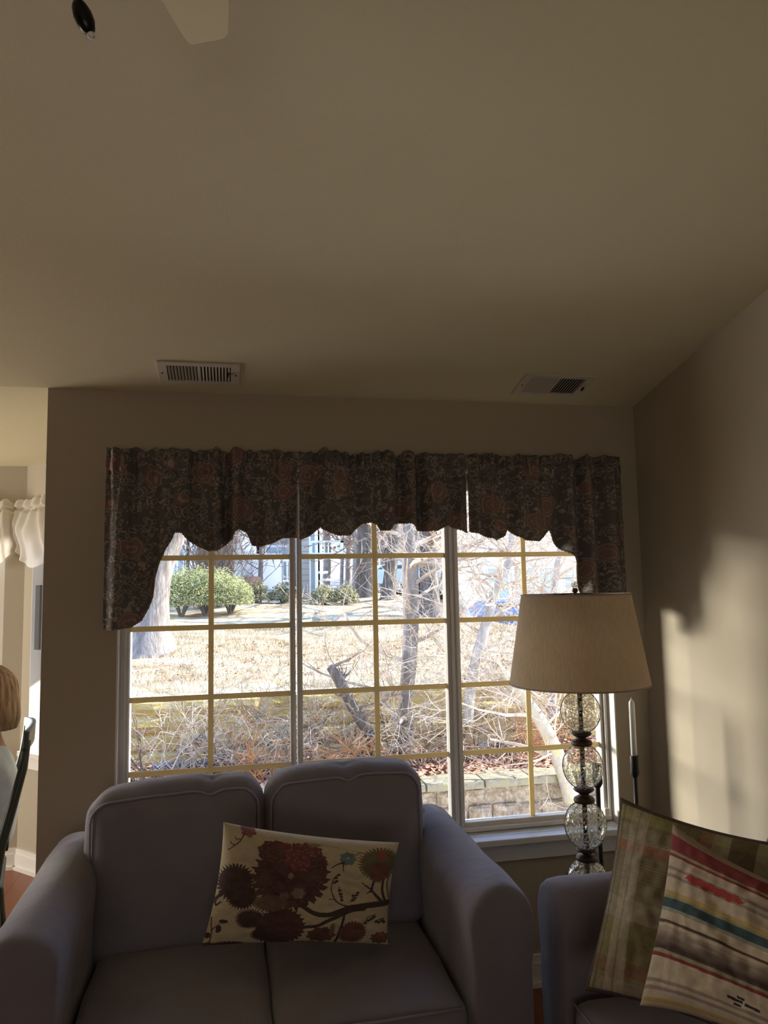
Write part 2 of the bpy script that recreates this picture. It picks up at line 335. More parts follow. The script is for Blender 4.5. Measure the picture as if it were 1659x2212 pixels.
# ------------------------------------------------------------ sofas
def sofa(name, loc, rz, label, cat, wid, aw, ncush, d=.83, ah=.795, bh=.90, seat=.49, cush_top=.985, ext=.05):
    e = empty(name, loc, label, cat, rz=rz); X = wid/2
    nz = lambda p, a=.006, f=7: a*noise.noise(Vector(p)*f)
    def rough(p, u): return p+Vector((nz(p), nz(p+Vector((5, 0, 0))), nz(p+Vector((0, 9, 0)))))
    # local: front at y=0, back at y=d ; feet on z=0
    MB().rbox(-X+.06, X-.06, .04, d-.02, .09, .36, .03, 8).build('base', M['sofa'], e, smooth=True)
    MB().rbox(-X+.12, X-.12, d-.15, d, .10, bh-.08, .05, 14, fn=rough).build('back_frame', M['sofa'], e, smooth=True)
    for s in (-1, 1):
        # arm profile extruded front to back
        r = aw/2; prof = []
        for k in range(17):
            a = math.pi*k/16; prof.append((r*math.cos(a)*(1.0), ah-r*.92+r*.92*math.sin(a)))
        prof = [(r*.86, .09), (r*.9, ah-.22), (r*.97, ah-.15)]+prof+[(-r*.97, ah-.15), (-r*.9, ah-.22), (-r*.86, .09)]
        ys = [0, .006, .02, .05, .12, .2, .3, .4, .5, .6, .7, d-.04]
        sc = [.90, .96, .99, 1, 1, 1, 1, 1, 1, 1, 1, 1]
        n = len(prof); V = []
        for y, q in zip(ys, sc):
            for (x, z) in prof:
                p = Vector((s*(X-r)+x*q, y, .09+(z-.09)*(1-(1-q)*.35)))
                V.append(p+Vector((nz(p, .008), 0, nz(p+Vector((3, 3, 3)), .008))))
        fc = [(i*n+k, i*n+(k+1) % n, (i+1)*n+(k+1) % n, (i+1)*n+k) for i in range(len(ys)-1) for k in range(n)]
        fc += [tuple(range(n-1, -1, -1)), tuple((len(ys)-1)*n+k for k in range(n))]
        arm = MB().add(V, fc).build('arm', M['sofa'], e, smooth=True)
    ix = X-aw; cw = 2*ix/ncush
    for k in range(ncush):
        x0 = -ix+k*cw; x1 = x0+cw
        sc_ = MB().rbox(x0+.003, x1-.003, .0+.01, d-.24, .345, seat, .035, 14, puff=(.004, .01, .015), fn=rough).build('seat_cushion', M['sofa'], e, smooth=True)
        for zz in (.352, seat-.012):
            MB().tube([(x0+.02, .012, zz), ((x0+x1)/2, .002, zz), (x1-.02, .012, zz)], .004, 6).build('piping', M['pipe'], sc_, smooth=True)
        def shape(p, u, x0=x0, x1=x1, k=k):
            p = rough(p, u)
            t = (p.z-seat)/(cush_top-seat)
            p.y += .05*t                                             # leans back
            if u[2] > .9:                                            # crown with a dimple
                v = (p.x-x0)/(x1-x0); p.z += .012*math.sin(v*math.pi)-.016*math.exp(-((v-(.66 if k == 0 else .55))/.05)**2)*(1 if u[1] < 0 else .4)
            if k == ncush-1: p.z += .014*(p.x-x0)/(x1-x0)
            else: p.z -= .02*(x1-p.x)/(x1-x0)
            return p
        bc = MB().rbox(x0-ext if k == 0 else x0+.004, x1+.03 if k == ncush-1 else x1-.004, d-.335, d-.13, seat-.045, cush_top, .075, 22, puff=(.01, .03, .012), fn=shape)
        bo = bc.build('back_cushion', M['sofa'], e, smooth=True)
        # piping along the front rim of the cushion
        xa, xb = (x0-ext if k == 0 else x0+.004), (x1+.03 if k == ncush-1 else x1-.004)
        R = .06; pts = []
        def pin(x, z):
            u = Vector(((2*x-xa-xb)/(xb-xa), -1, 2*(z-seat)/(cush_top-seat)-1)); 
            p = Vector((x, d-.335+.016, z)); q = shape(p, (u[0], -1, .95 if z > cush_top-.03 else 0)); return q
        zt_ = cush_top-.022
        for z in np.linspace(seat+.05, zt_-R, 8): pts.append(pin(xa+.018, z))
        for a in np.linspace(0, math.pi/2, 6)[1:]: pts.append(pin(xa+.018+R-R*math.cos(a), zt_-R+R*math.sin(a)))
        for x in np.linspace(xa+.018+R, xb-.018-R, 24)[1:]: pts.append(pin(x, zt_))
        for a in np.linspace(0, math.pi/2, 6)[1:]: pts.append(pin(xb-.018-R+R*math.sin(a), zt_-R+R*math.cos(a)))
        for z in np.linspace(zt_-R, seat+.05, 8)[1:]: pts.append(pin(xb-.018, z))
        MB().tube(pts, .0045, 6).build('piping', M['pipe'], bo, smooth=True)
    for sx_ in (-1, 1):
        for y in (.07, d-.07): MB().tube([(sx_*(X-.10), y, 0), (sx_*(X-.10), y, .095)], [.018, .025], 12).build('leg', M['bronze'], e)
    return e
sofa('loveseat', (.115, 2.12, 0), 0, 'lavender grey two-cushion loveseat in front of the window', 'loveseat', 1.48, .20, 2, d=.88)
sofa('sofa', (.93, .95, 0), -math.pi/2, 'dark grey sofa at right whose arm meets the loveseat, under pillows', 'sofa', 2.70, .20, 3, d=.86, ah=.768, cush_top=.965, ext=-.09)

# ------------------------------------------------------------ pillows
def pillow(name, TL, TR, BR, BL, thick, paint, label, nu=150, nv=110, pinch=.10, flange=0, wr=.006, seed=0, mrough=.9):
    TL, TR, BR, BL = map(Vector, (TL, TR, BR, BL)); cen = (TL+TR+BR+BL)/4
    nrm = (TR-TL+BR-BL).cross(TL-BL+TR-BR).normalized()       # points away from or to the viewer
    if nrm.y > 0: nrm = -nrm
    V = []; cols = []; faces = []
    for side in (1, -1):
        for j in range(nv):
            for i in range(nu):
                u, v = i/(nu-1), j/(nv-1)
                a, b = 2*u-1, 2*v-1
                # sides bow inwards between corners
                pu = u+(-pinch*.35*(1-b*b)*a*abs(a)**2)*-1*-1; pv = v-pinch*.5*(1-a*a)*b*abs(b)**2
                p = BL*(1-pu)*(1-pv)+BR*pu*(1-pv)+TR*pu*pv+TL*(1-pu)*pv
                fa = max(0, 1-abs(a)/(1-flange)) if flange else 1-abs(a)
                e_ = max(0, (1-(abs(a)/(1-flange))**2.6)) if abs(a) < 1-flange else 0
                g_ = max(0, (1-(abs(b)/(1-flange))**2.6)) if abs(b) < 1-flange else 0
                h = thick/2*(e_**.5)*(g_**.5)
                q = Vector((u*3.1+seed, v*2.7, side))
                fold = wr*(noise.noise(q*1.7)+.6*noise.noise(q*Vector((5, 5, 1)) if False else q*5.3))
                edge = min(1, 6*min(u, 1-u, v, 1-v))
                h2 = h+fold*edge*.9+.0015
                V.append(p+nrm*side*h2-cen); cols.append(None)
        off = (0 if side == 1 else nu*nv)
        for j in range(nv-1):
            for i in range(nu-1):
                q = (off+j*nu+i, off+j*nu+i+1, off+(j+1)*nu+i+1, off+(j+1)*nu+i); faces.append(q if side == 1 else q[::-1])
    rim = [j*nu for j in range(nv)]+[(nv-1)*nu+i for i in range(1, nu)]+[j*nu+nu-1 for j in range(nv-2, -1, -1)]+[i for i in range(nu-2, 0, -1)]
    for a, b in zip(rim, rim[1:]+rim[:1]): faces.append((a, b, b+nu*nv, a+nu*nv))
    mb = MB(); mb.v = V; mb.f = faces
    o = mb.build(name, mat(name+'_fabric', (1, 1, 1), mrough, attr=True, bump=.12, bscale=420), None, smooth=True, loc=cen)
    U, Vv = np.meshgrid(np.linspace(0, 1, nu), np.linspace(0, 1, nv)); c = paint(U.ravel(), Vv.ravel()); colour_attr(o, np.concatenate([c, c]))
    return tag(o, label, 'pillow')
rng = np.random.RandomState(3)
def vnoise(u, v, f, seed=0):
    r = np.random.RandomState(seed); G = r.rand(80, 80); x = u*f+7; y = v*f+7
    xi, yi = np.floor(x).astype(int), np.floor(y).astype(int); fx_, fy_ = x-xi, y-yi; fx_ = fx_*fx_*(3-2*fx_); fy_ = fy_*fy_*(3-2*fy_)
    g = lambda a, b: G[a % 80, b % 80]
    return (g(xi, yi)*(1-fx_)+g(xi+1, yi)*fx_)*(1-fy_)+(g(xi, yi+1)*(1-fx_)+g(xi+1, yi+1)*fx_)*fy_
def paint_floral(u, v):
    # design laid out on a 1450 x 930 sheet, y downwards
    X = 110+u*1440; Y = 150+(1-v)*890
    c = np.tile(np.array([.56, .47, .32]), (len(u), 1)); c *= (.92+.12*vnoise(u, v, 40, 1))[:, None]
    def put(mask, col, k=1.0): c[mask] = c[mask]*(1-k)+np.array(col)*k
    def blob(cx, cy, rx, ry, col, ruf=.08, n=11, ph=0, inner=None, tex=.35):
        n = n*2+1 if n > 9 else n
        dx, dy = (X-cx)/rx, (Y-cy)/ry; d = np.hypot(dx, dy); a = np.arctan2(dy, dx)
        lim = 1+ruf*np.sin(n*a+ph)+ruf*.5*np.sin((2*n+3)*a+ph*2)
        m = d < lim; t = vnoise(u, v, 34, int(cx) % 97)
        col = np.array(col); cc = col[None, :]*(1-tex*.5+tex*t)[:, None]; c[m] = cc[m]
        if inner is not None:
            rr = (np.abs(np.sin(d*7+np.sin(a*n)*.8)) < .16) & (d < .93); c[rr] = np.array(inner)
    def stroke(pts, w0, w1, col):
        P = np.array(pts, float); S_ = []
        for i in range(len(P)-1):
            a0 = P[max(i-1, 0)]; a1 = P[i]; a2 = P[i+1]; a3 = P[min(i+2, len(P)-1)]
            for t in np.linspace(0, 1, 14): S_.append(.5*((2*a1)+(-a0+a2)*t+(2*a0-5*a1+4*a2-a3)*t*t+(-a0+3*a1-3*a2+a3)*t**3))
        n = len(S_)
        for i, s_ in enumerate(S_):
            r = (w0+(w1-w0)*i/n)/2; c[np.hypot(X-s_[0], Y-s_[1]) < r] = col
    br = (.075, .055, .045); dk = (.085, .05, .045); mar = (.115, .058, .055); red = (.20, .07, .068); grn = (.15, .13, .07)
    stroke([(790, 690), (900, 745), (1010, 755), (1130, 715), (1280, 680), (1560, 665)], 30, 52, br)
    stroke([(820, 865), (930, 850), (1040, 790), (1180, 725), (1300, 700)], 26, 36, br)
    stroke([(1140, 760), (1130, 860), (1110, 1010)], 22, 26, br)
    stroke([(1470, 660), (1400, 600), (1340, 545), (1255, 490)], 32, 8, br); stroke([(1350, 560), (1360, 470), (1400, 400)], 24, 20, br)
    stroke([(1490, 640), (1455, 560), (1450, 450)], 26, 26, br); stroke([(1530, 620), (1500, 520), (1500, 440)], 22, 20, (.2, .18, .14))
    stroke([(1340, 560), (1310, 580)], 14, 8, br)
    blob(255, 560, 150, 130, dk, .10, 15, 1, (.11, .075, .06)); blob(330, 650, 120, 90, dk, .1, 14, 2); blob(420, 810, 110, 70, dk, .12, 16, 0)
    stroke([(165, 640), (120, 700), (130, 740), (165, 710)], 30, 10, dk)
    blob(660, 880, 185, 160, (.105, .05, .048), .06, 13, 3, (.13, .075, .065)); blob(560, 930, 110, 70, dk, .1, 12, 1)
    blob(680, 480, 290, 250, mar, .07, 12, 1, (.19, .095, .08)); blob(530, 300, 130, 85, mar, .06, 8, 0, (.27, .16, .13)); blob(770, 320, 160, 115, red, .07, 9, 2, (.40, .20, .17))
    blob(590, 245, 60, 26, red, .1, 6, 0); blob(880, 420, 80, 130, mar, .08, 8, 1, (.24, .14, .11)); blob(560, 690, 130, 60, (.17, .11, .085), .12, 12, 2)
    blob(760, 600, 50, 42, (.27, .20, .15), .12, 6, 2); blob(655, 635, 38, 34, (.19, .13, .10), .05, 5, 1, (.27, .2, .15)); blob(500, 480, 60, 45, (.12, .07, .055), .05, 6, 0, (.22, .13, .11))
    blob(830, 470, 38, 40, (.15, .09, .07), .05, 5, 0, (.25, .16, .12)); blob(680, 470, 22, 24, (.3, .22, .16), .1, 5, 0)
    blob(1400, 330, 185, 130, grn, .10, 17, 1, (.21, .18, .10)); blob(1400, 400, 95, 85, (.18, .08, .06), .1, 12, 0, (.25, .13, .1)); blob(1410, 255, 40, 45, (.30, .08, .07), .06, 6, 0, (.4, .22, .17))
    blob(1118, 300, 66, 50, (.13, .20, .22), .10, 7, 1, (.20, .28, .29)); blob(1118, 296, 14, 12, (.4, .38, .3), 0, 4)
    stroke([(1180, 270), (1210, 245), (1260, 245), (1000, 215), (830, 200)], 12, 8, (.24, .20, .11)); blob(840, 212, 60, 14, (.22, .22, .12), .05, 4)
    stroke([(1085, 335), (1040, 350), (995, 385)], 16, 8, br); stroke([(1080, 345), (1088, 405)], 12, 6, br)
    stroke([(1065, 430), (1020, 470), (1010, 550), (1040, 620), (1090, 665), (1170, 690)], 8, 12, br); stroke([(1070, 530), (1075, 580), (1105, 630)], 7, 7, br)
    stroke([(1240, 570), (1200, 610), (1180, 650)], 7, 8, br); stroke([(1000, 635), (1040, 632), (1060, 650)], 7, 6, br)
    for (x, y) in ((1055, 438), (1038, 462), (1045, 488), (1030, 500), (1092, 590), (1100, 612), (1105, 636), (1078, 560), (1232, 575), (1225, 597), (1215, 620), (1200, 636), (1195, 600)): blob(x, y, 15, 10, br, .1, 4)
    blob(1230, 915, 115, 100, (.17, .075, .06), .07, 12, 0, (.25, .13, .10)); blob(985, 935, 110, 75, (.15, .07, .055), .08, 9, 1, (.22, .12, .09)); blob(1060, 880, 22, 60, (.2, .17, .11), .05, 4)
    stroke([(1320, 830), (1345, 775), (1410, 755)], 8, 8, br); stroke([(1420, 830), (1450, 800), (1500, 800)], 8, 10, br)
    for (x, y) in ((1330, 830), (1352, 805), (1375, 790), (1398, 775), (1425, 815), (1450, 825), (1480, 815), (1500, 830)): blob(x, y, 17, 12, br, .1, 4)
    blob(1470, 970, 80, 55, (.16, .09, .06), .1, 9, 0, (.3, .2, .13)); blob(1480, 940, 30, 16, (.40, .10, .08), .1, 5)
    blob(310, 170, 60, 45, (.27, .11, .10), .12, 6, 0, (.2, .07, .07)); stroke([(275, 205), (250, 255), (205, 300), (160, 335)], 10, 7, dk); stroke([(250, 240), (215, 245), (210, 228)], 8, 7, dk); stroke([(210, 290), (180, 285), (175, 270)], 8, 7, dk)
    stroke([(120, 830), (130, 880), (150, 930), (155, 1040)], 9, 12, dk); stroke([(140, 920), (190, 870), (250, 835)], 9, 6, dk); blob(220, 845, 38, 14, dk, .08, 5); blob(195, 905, 22, 28, dk, .05, 4); blob(125, 960, 24, 22, dk, .05, 4)
    blob(300, 1040, 130, 38, dk, .15, 11, 0); blob(150, 1040, 60, 30, mar, .1, 7); blob(860, 1040, 220, 26, (.13, .08, .06), .1, 13)
    return c
pillow('floral_pillow', at(483, 1776, 2.47), at(862, 1820, 2.47), at(838, 2040, 2.43), at(436, 2043, 2.43), .13, paint_floral,
       'cream lumbar pillow with maroon flowers and dark branches on the loveseat', nu=420, nv=270, pinch=.07, wr=.012, seed=2)
def stops(tab):
    pos = np.array([t[0] for t in tab]); col = np.array([t[1] for t in tab])
    def f(x): return col[np.clip(np.searchsorted(pos, x, 'right')-1, 0, len(pos)-1)]
    return f
cream = (.46, .38, .29); tan = (.25, .19, .15); redc = (.21, .04, .045); yel = (.42, .30, .12); teal = (.045, .075, .085); gy_ = (.27, .26, .16); dkb = (.085, .05, .04)
st1 = (.27, .21, .18)
sf = stops([(0, cream), (.02, yel), (.04, cream), (.08, st1), (.10, cream), (.12, st1), (.14, cream), (.255, redc), (.275, gy_), (.295, dkb), (.30, tan), (.415, cream), (.435, dkb), (.452, cream), (.50, (.26, .26, .21)), (.52, teal), (.572, gy_), (.585, yel), (.612, cream),
            (.685, st1), (.705, cream), (.73, st1), (.75, cream), (.81, redc), (.828, gy_), (.845, redc), (.94, (.33, .25, .19))])
def paint_stripe(u, v):
    w_ = v+.004*(vnoise(u, v, 9, 4)-.5)
    c = sf(w_).astype(float)
    st_ = vnoise(u*.12, v, 75, 5)                                   # woven streaks inside the brown band
    m = (v > .30) & (v < .415); t = np.clip((.415-v)/.10, 0, 1); c[m] = (np.array([.36, .29, .23])[None]*(1-t[m])[:, None]+np.array([.07, .04, .035])[None]*t[m][:, None])*(.75+.5*st_[m])[:, None]
    z = np.abs(u-.38) < .19; d = .718+.004*np.sign(np.sin(u*90)); m = z & (np.abs(v-d) < .024*np.clip((.19-np.abs(u-.38))/.05, 0, 1)); c[m] = (.33, .05, .04)
    for a, b, l, h_ in ((.57, .175, .04, .008), (.60, .193, .02, .007), (.58, .150, .02, .007), (.66, .165, .04, .008)):
        m = (np.abs(u-a) < l) & (np.abs(v-b-.06*(a-u)) < h_); c[m] = (.03, .02, .02)
    return c*(.93+.12*vnoise(u, v, 60, 6))[:, None]
def paint_plaid(u, v):
    base = np.tile(np.array([.20, .165, .085]), (len(u), 1))
    def band(x, a, b, col, k):
        m = (x > a) & (x < b); base[m] = base[m]*(1-k)+np.array(col)*k
    band(v, .90, 1, (.30, .28, .12), .6); band(v, .73, .79, (.30, .10, .07), .55); band(v, .79, .88, (.36, .32, .24), .4); band(v, .50, .72, (.27, .23, .17), .4)
    band(v, .40, .5, (.38, .32, .26), .5); band(v, .20, .38, (.19, .17, .06), .5); band(v, .12, .20, (.20, .08, .05), .6); band(v, 0, .10, (.30, .24, .18), .45)
    for k in range(8): band(v, .80+k*.011, .804+k*.011, (.10, .075, .05), .6)
    for k in range(9): band(v, .59+k*.014, .594+k*.014, (.10, .075, .05), .55)
    band(u, .10, .20, (.42, .36, .28), .5); band(u, .04, .055, (.10, .09, .05), .6); band(u, .14, .15, (.16, .13, .1), .5)
    band(u, .34, .46, (.10, .06, .05), .6); band(u, .46, .52, (.26, .09, .07), .5); band(u, .52, .60, (.38, .34, .24), .45); band(u, .60, .72, (.10, .06, .05), .6); band(u, .72, .80, (.40, .36, .26), .5); band(u, .84, 1, (.26, .24, .05), .5)
    for k in range(9): band(u, .35+k*.012, .353+k*.012, (.3, .26, .18), .5)
    m = (u < .025) | (v > .975) | (u > .975) | (v < .025); base[m] = (.09, .06, .045)
    return base*(.85+.25*vnoise(u, v, 70, 8))[:, None]
pillow('plaid_pillow', at(1340, 1722, 2.02), at(1790, 1835, 1.62), (1.27, 1.56, .56), at(1262, 2140, 1.92), .17, paint_plaid,
       'olive and brown plaid pillow behind the striped pillow on the right sofa', nu=300, nv=260, pinch=.10, wr=.012, seed=5)
pillow('striped_pillow', at(1454, 1780, 1.80), at(1850, 1975, 1.40), at(1800, 2330, 1.32), at(1383, 2172, 1.66), .15, paint_stripe,
       'cream pillow with red, teal and brown stripes at the lower right', nu=300, nv=340, pinch=.12, wr=.013, seed=9)
def paint_olive(u, v):
    c = np.tile(np.array([.24, .20, .06]), (len(u), 1)); m = np.sin(u*40) > .3; c[m] = (.10, .10, .04); m = np.sin(u*40+1) > .93; c[m] = (.35, .28, .12); return c
pillow('olive_pillow', (.985, 1.60, .56), (1.38, 1.54, .56), (1.34, 1.16, .56), (.93, 1.22, .56), .12, paint_olive,
       'olive green striped pillow lying flat under the striped pillow', nu=80, nv=80, pinch=.08, wr=.006, seed=12)

# ------------------------------------------------------------ floor lamp
LXY = at(1252, 1500, 2.50); lx, ly = LXY.x, LXY.y
lampo = empty('floor_lamp', (lx, ly, 0), 'floor lamp of stacked mercury glass balls with beige drum shade', 'floor lamp')
merc = bpy.data.materials.new('mercury_glass'); merc.use_nodes = True; N = merc.node_tree.nodes; L = merc.node_tree.links; N.remove(N['Principled BSDF'])
tr = N.new('ShaderNodeBsdfTransparent'); tr.inputs[0].default_value = (.90, .88, .80, 1); gl = N.new('ShaderNodeBsdfGlossy'); gl.inputs['Roughness'].default_value = .06; gl.inputs[0].default_value = (.85, .83, .76, 1)
df = N.new('ShaderNodeBsdfTranslucent'); df.inputs[0].default_value = (.75, .72, .62, 1); df2 = N.new('ShaderNodeBsdfDiffuse'); df2.inputs[0].default_value = (.30, .29, .25, 1)
t = N.new('ShaderNodeTexCoord'); vo = N.new('ShaderNodeTexNoise'); vo.inputs['Scale'].default_value = 150; vo.inputs['Detail'].default_value = 3; L.new(t.outputs['Object'], vo.inputs[0])
cr = N.new('ShaderNodeValToRGB'); cr.color_ramp.elements[0].position = .47; cr.color_ramp.elements[1].position = .53; L.new(vo.outputs[0], cr.inputs[0])
m0 = N.new('ShaderNodeMixShader'); m0.inputs[0].default_value = .5; L.new(df.outputs[0], m0.inputs[1]); L.new(gl.outputs[0], m0.inputs[2])
m1 = N.new('ShaderNodeMixShader'); ml = N.new('ShaderNodeMath'); ml.operation = 'MULTIPLY'; ml.inputs[1].default_value = .72; L.new(cr.outputs[0], ml.inputs[0]); L.new(ml.outputs[0], m1.inputs[0]); L.new(tr.outputs[0], m1.inputs[1]); L.new(m0.outputs[0], m1.inputs[2])
fr = N.new('ShaderNodeLayerWeight'); fr.inputs[0].default_value = .05; m2 = N.new('ShaderNodeMixShader'); L.new(fr.outputs['Fresnel'], m2.inputs[0]); L.new(m1.outputs[0], m2.inputs[1]); L.new(gl.outputs[0], m2.inputs[2]); L.new(m2.outputs[0], N['Material Output'].inputs[0])
def lz(py): return at(1252, py, ly).z
sb, stp = lz(1476), lz(1284)
rb, rt = .242, .190                      # shade radii
sh = MB(); n = 64
sh.lathe([(rb, sb), (rb-(rb-rt)*.5, (sb+stp)/2), (rt, stp), (rt-.003, stp), (rb-.003-(rb-rt)*.5, (sb+stp)/2), (rb-.003, sb), (rb, sb)], n)
so = sh.build('lamp_shade', M['shade'], lampo, smooth=True); so.data.shade_flat() if False else None
for z, r in ((sb, rb), (stp, rt)):
    mb = MB(); mb.tube([(r*math.cos(a), r*math.sin(a), z) for a in np.linspace(0, 2*math.pi, 65)], .0028, 6, cap=False); mb.build('trim', M['shade_in'], so)
mb = MB()
for k in range(3):
    a = .35+k*2.094; mb.tube([(0, 0, stp+.004), (rt*.5*math.cos(a), rt*.5*math.sin(a), stp-.002), (rt*.97*math.cos(a), rt*.97*math.sin(a), stp-.004)], .0022, 6)
mb.build('shade_spider', M['bronze'], lampo)
MB().lathe([(0, stp-.02), (.008, stp-.02), (.009, stp), (.006, stp+.006), (.011, stp+.012), (.008, stp+.022), (0, stp+.023)], 16).build('finial_base', M['bronze'], lampo, smooth=True)
mb = MB(); mb.lathe([(0, stp+.021)]+[(.0125*math.sin(a), stp+.034-.0125*math.cos(a)) for a in np.linspace(.2, math.pi-.05, 9)]+[(0, stp+.0465)], 16); mb.build('finial', merc, lampo, smooth=True)
balls = [(1492, 1583, .070), (1608, 1704, .070), (1732, 1834, .072), (1858, 1962, .074), (1988, 2090, .074), (2116, 2216, .074)]
zs = [(lz(b), lz(a), r) for a, b, r in balls]
for k, (z0, z1, r) in enumerate(zs):
    zc, hh = (z0+z1)/2, (z1-z0)/2+.003
    prof = [(max(.016, r*math.sin(a)), zc-hh*math.cos(a)) for a in np.linspace(.12, math.pi-.12, 21)]
    MB().lathe(prof, 40).build('glass_ball', merc, lampo, smooth=True)
    zn = zs[k+1][1] if k+1 < len(zs) else z0-.06
    g = z0-zn
    col = [(.012, z0+.006), (.033, z0+.002), (.036, z0-.003), (.031, z0-.008), (.018, z0-g*.36), (.016, z0-g*.45), (.022, z0-g*.55), (.034, zn+.012), (.037, zn+.004), (.034, zn-.002), (.012, zn-.004)]
    MB().lathe(col, 32).build('collar', M['bronze'], lampo, smooth=True)
zl = zs[-1][0]-.06
MB().tube([(0, 0, zl), (0, 0, stp-.02)], .0085, 12).build('pole', mat('lamp_pole', (.06, .055, .05), .5, metal=.3), lampo, smooth=True)
MB().lathe([(0, 0), (.14, 0), (.14, .012), (.12, .022), (.05, .04), (.02, .06), (.014, zl+.002), (0, zl+.003)], 40).build('base', M['bronze'], lampo, smooth=True)
MB().lathe([(0, sb+.03), (.018, sb+.03), (.018, sb+.08), (.01, sb+.085)], 16).build('socket', M['bronze'], lampo, smooth=True)
mb = MB().lathe([(.0, sb+.16), (.02, sb+.155), (.03, sb+.13), (.024, sb+.105), (.013, sb+.08)], 20); mb.build('light_bulb', M['wax'], lampo, smooth=True)
# ------------------------------------------------------------ candlesticks
def candlestick(x, y, top, label, cupd=.0):
    e = empty('candlestick', (x, y, 0), label, 'candlestick', 'tall iron candlesticks in the corner')
    MB().lathe([(.0, 0), (.085, 0), (.085, .006), (.03, .014), (.012, .03), (.0075, .05)], 32).build('base', M['iron'], e, smooth=True)
    mb = MB().tube([(0, 0, .03), (.002, 0, top*.4), (-.002, 0, top*.7), (0, 0, top-.07)], [.009, .0085, .009, .0085], 10); mb.build('stem', M['iron'], e, smooth=True)
    MB().lathe([(0, top-.085), (.009, top-.085), (.018, top-.07), (.0185, top-.062), (.0165, top-.03), (.0175, top-.002), (.0165, top), (.0125, top), (.0125, top-.02), (0, top-.021)], 24).build('cup', M['iron'], e, smooth=True)
    return e
c1 = at(1370, 1632, 2.80); candlestick(c1.x, c1.y, c1.z, 'tall black iron candlestick holding the white candle')
ct = at(1371, 1497, 2.80).z
mb = MB().lathe([(0, 0), (.0118, 0), (.0112, (ct-c1.z)*.9), (.0105, (ct-c1.z)*.94), (.003, (ct-c1.z)*.985), (.0012, ct-c1.z+.002), (0, ct-c1.z+.004)], 24)
tag(mb.build('taper_candle', M['wax'], None, smooth=True, loc=(c1.x, c1.y, c1.z-.02)), 'white unlit taper candle in the corner candlestick', 'candle')
c2 = at(1289, 1650, 2.62); candlestick(c2.x, c2.y, c2.z, 'black iron candlestick half hidden behind the glass floor lamp')

# ------------------------------------------------------------ valance
m = mat('paisley_fabric', (.12, .085, .075), .95, transl=.10); nt = m.node_tree; N = nt.nodes; L = nt.links
t = N.new('ShaderNodeTexCoord'); v1 = N.new('ShaderNodeTexVoronoi'); v1.inputs['Scale'].default_value = 9; L.new(t.outputs['Object'], v1.inputs[0])
n1 = N.new('ShaderNodeTexNoise'); n1.inputs['Scale'].default_value = 8; n1.inputs['Distortion'].default_value = 1.2; L.new(t.outputs['Object'], n1.inputs[0])
def MT(op, a, b=None, c=None):
    q = N.new('ShaderNodeMath'); q.operation = op
    for i, v in enumerate((a, b, c)):
        if v is None: continue
        if isinstance(v, (int, float)): q.inputs[i].default_value = v
        else: L.new(v, q.inputs[i])
    return q.outputs[0]
def MC(f, c1, c2):
    q = N.new('ShaderNodeMix'); q.data_type = 'RGBA'; L.new(f, q.inputs[0])
    for k, c in ((6, c1), (7, c2)):
        if isinstance(c, tuple): q.inputs[k].default_value = (*c, 1)
        else: L.new(c, q.inputs[k])
    return q.outputs[2]
wob = N.new('ShaderNodeTexNoise'); wob.inputs['Scale'].default_value = 16; L.new(t.outputs['Object'], wob.inputs[0])
va = N.new('ShaderNodeVectorMath'); va.operation = 'MULTIPLY_ADD'; L.new(wob.outputs['Color'], va.inputs[0]); va.inputs[1].default_value = (.05, .0, .05); L.new(t.outputs['Object'], va.inputs[2])
fl = N.new('ShaderNodeVectorMath'); fl.operation = 'MULTIPLY'; L.new(va.outputs[0], fl.inputs[0]); fl.inputs[1].default_value = (1, 0, 1)
def VO(scale):
    q = N.new('ShaderNodeTexVoronoi'); q.inputs['Scale'].default_value = scale; L.new(fl.outputs[0], q.inputs[0]); return q.outputs['Distance']
d1, d2, d3 = VO(7.5), VO(48), VO(30)
flower = MT('LESS_THAN', d1, .36)
curl = MT('LESS_THAN', MT('ABSOLUTE', MT('SUBTRACT', d2, .34)), .05); curl2 = MT('LESS_THAN', MT('ABSOLUTE', MT('SUBTRACT', d3, .40)), .035)
rings = MT('LESS_THAN', MT('FRACT', MT('MULTIPLY', MT('ADD', d1, MT('MULTIPLY', n1.outputs[0], .25)), 9.0)), .20)
ground_c = MC(MT('MAXIMUM', curl, curl2), (.15, .135, .13), (.38, .325, .27))
flower_c = MC(rings, (.25, .165, .145), (.38, .30, .24))
pat = MC(flower, ground_c, flower_c)
L.new(pat, N['Principled BSDF'].inputs['Base Color'])
for nd in N:
    if nd.bl_idname == 'ShaderNodeBsdfTranslucent': L.new(pat, nd.inputs[0])
M['valance'] = m
VY = 2.985
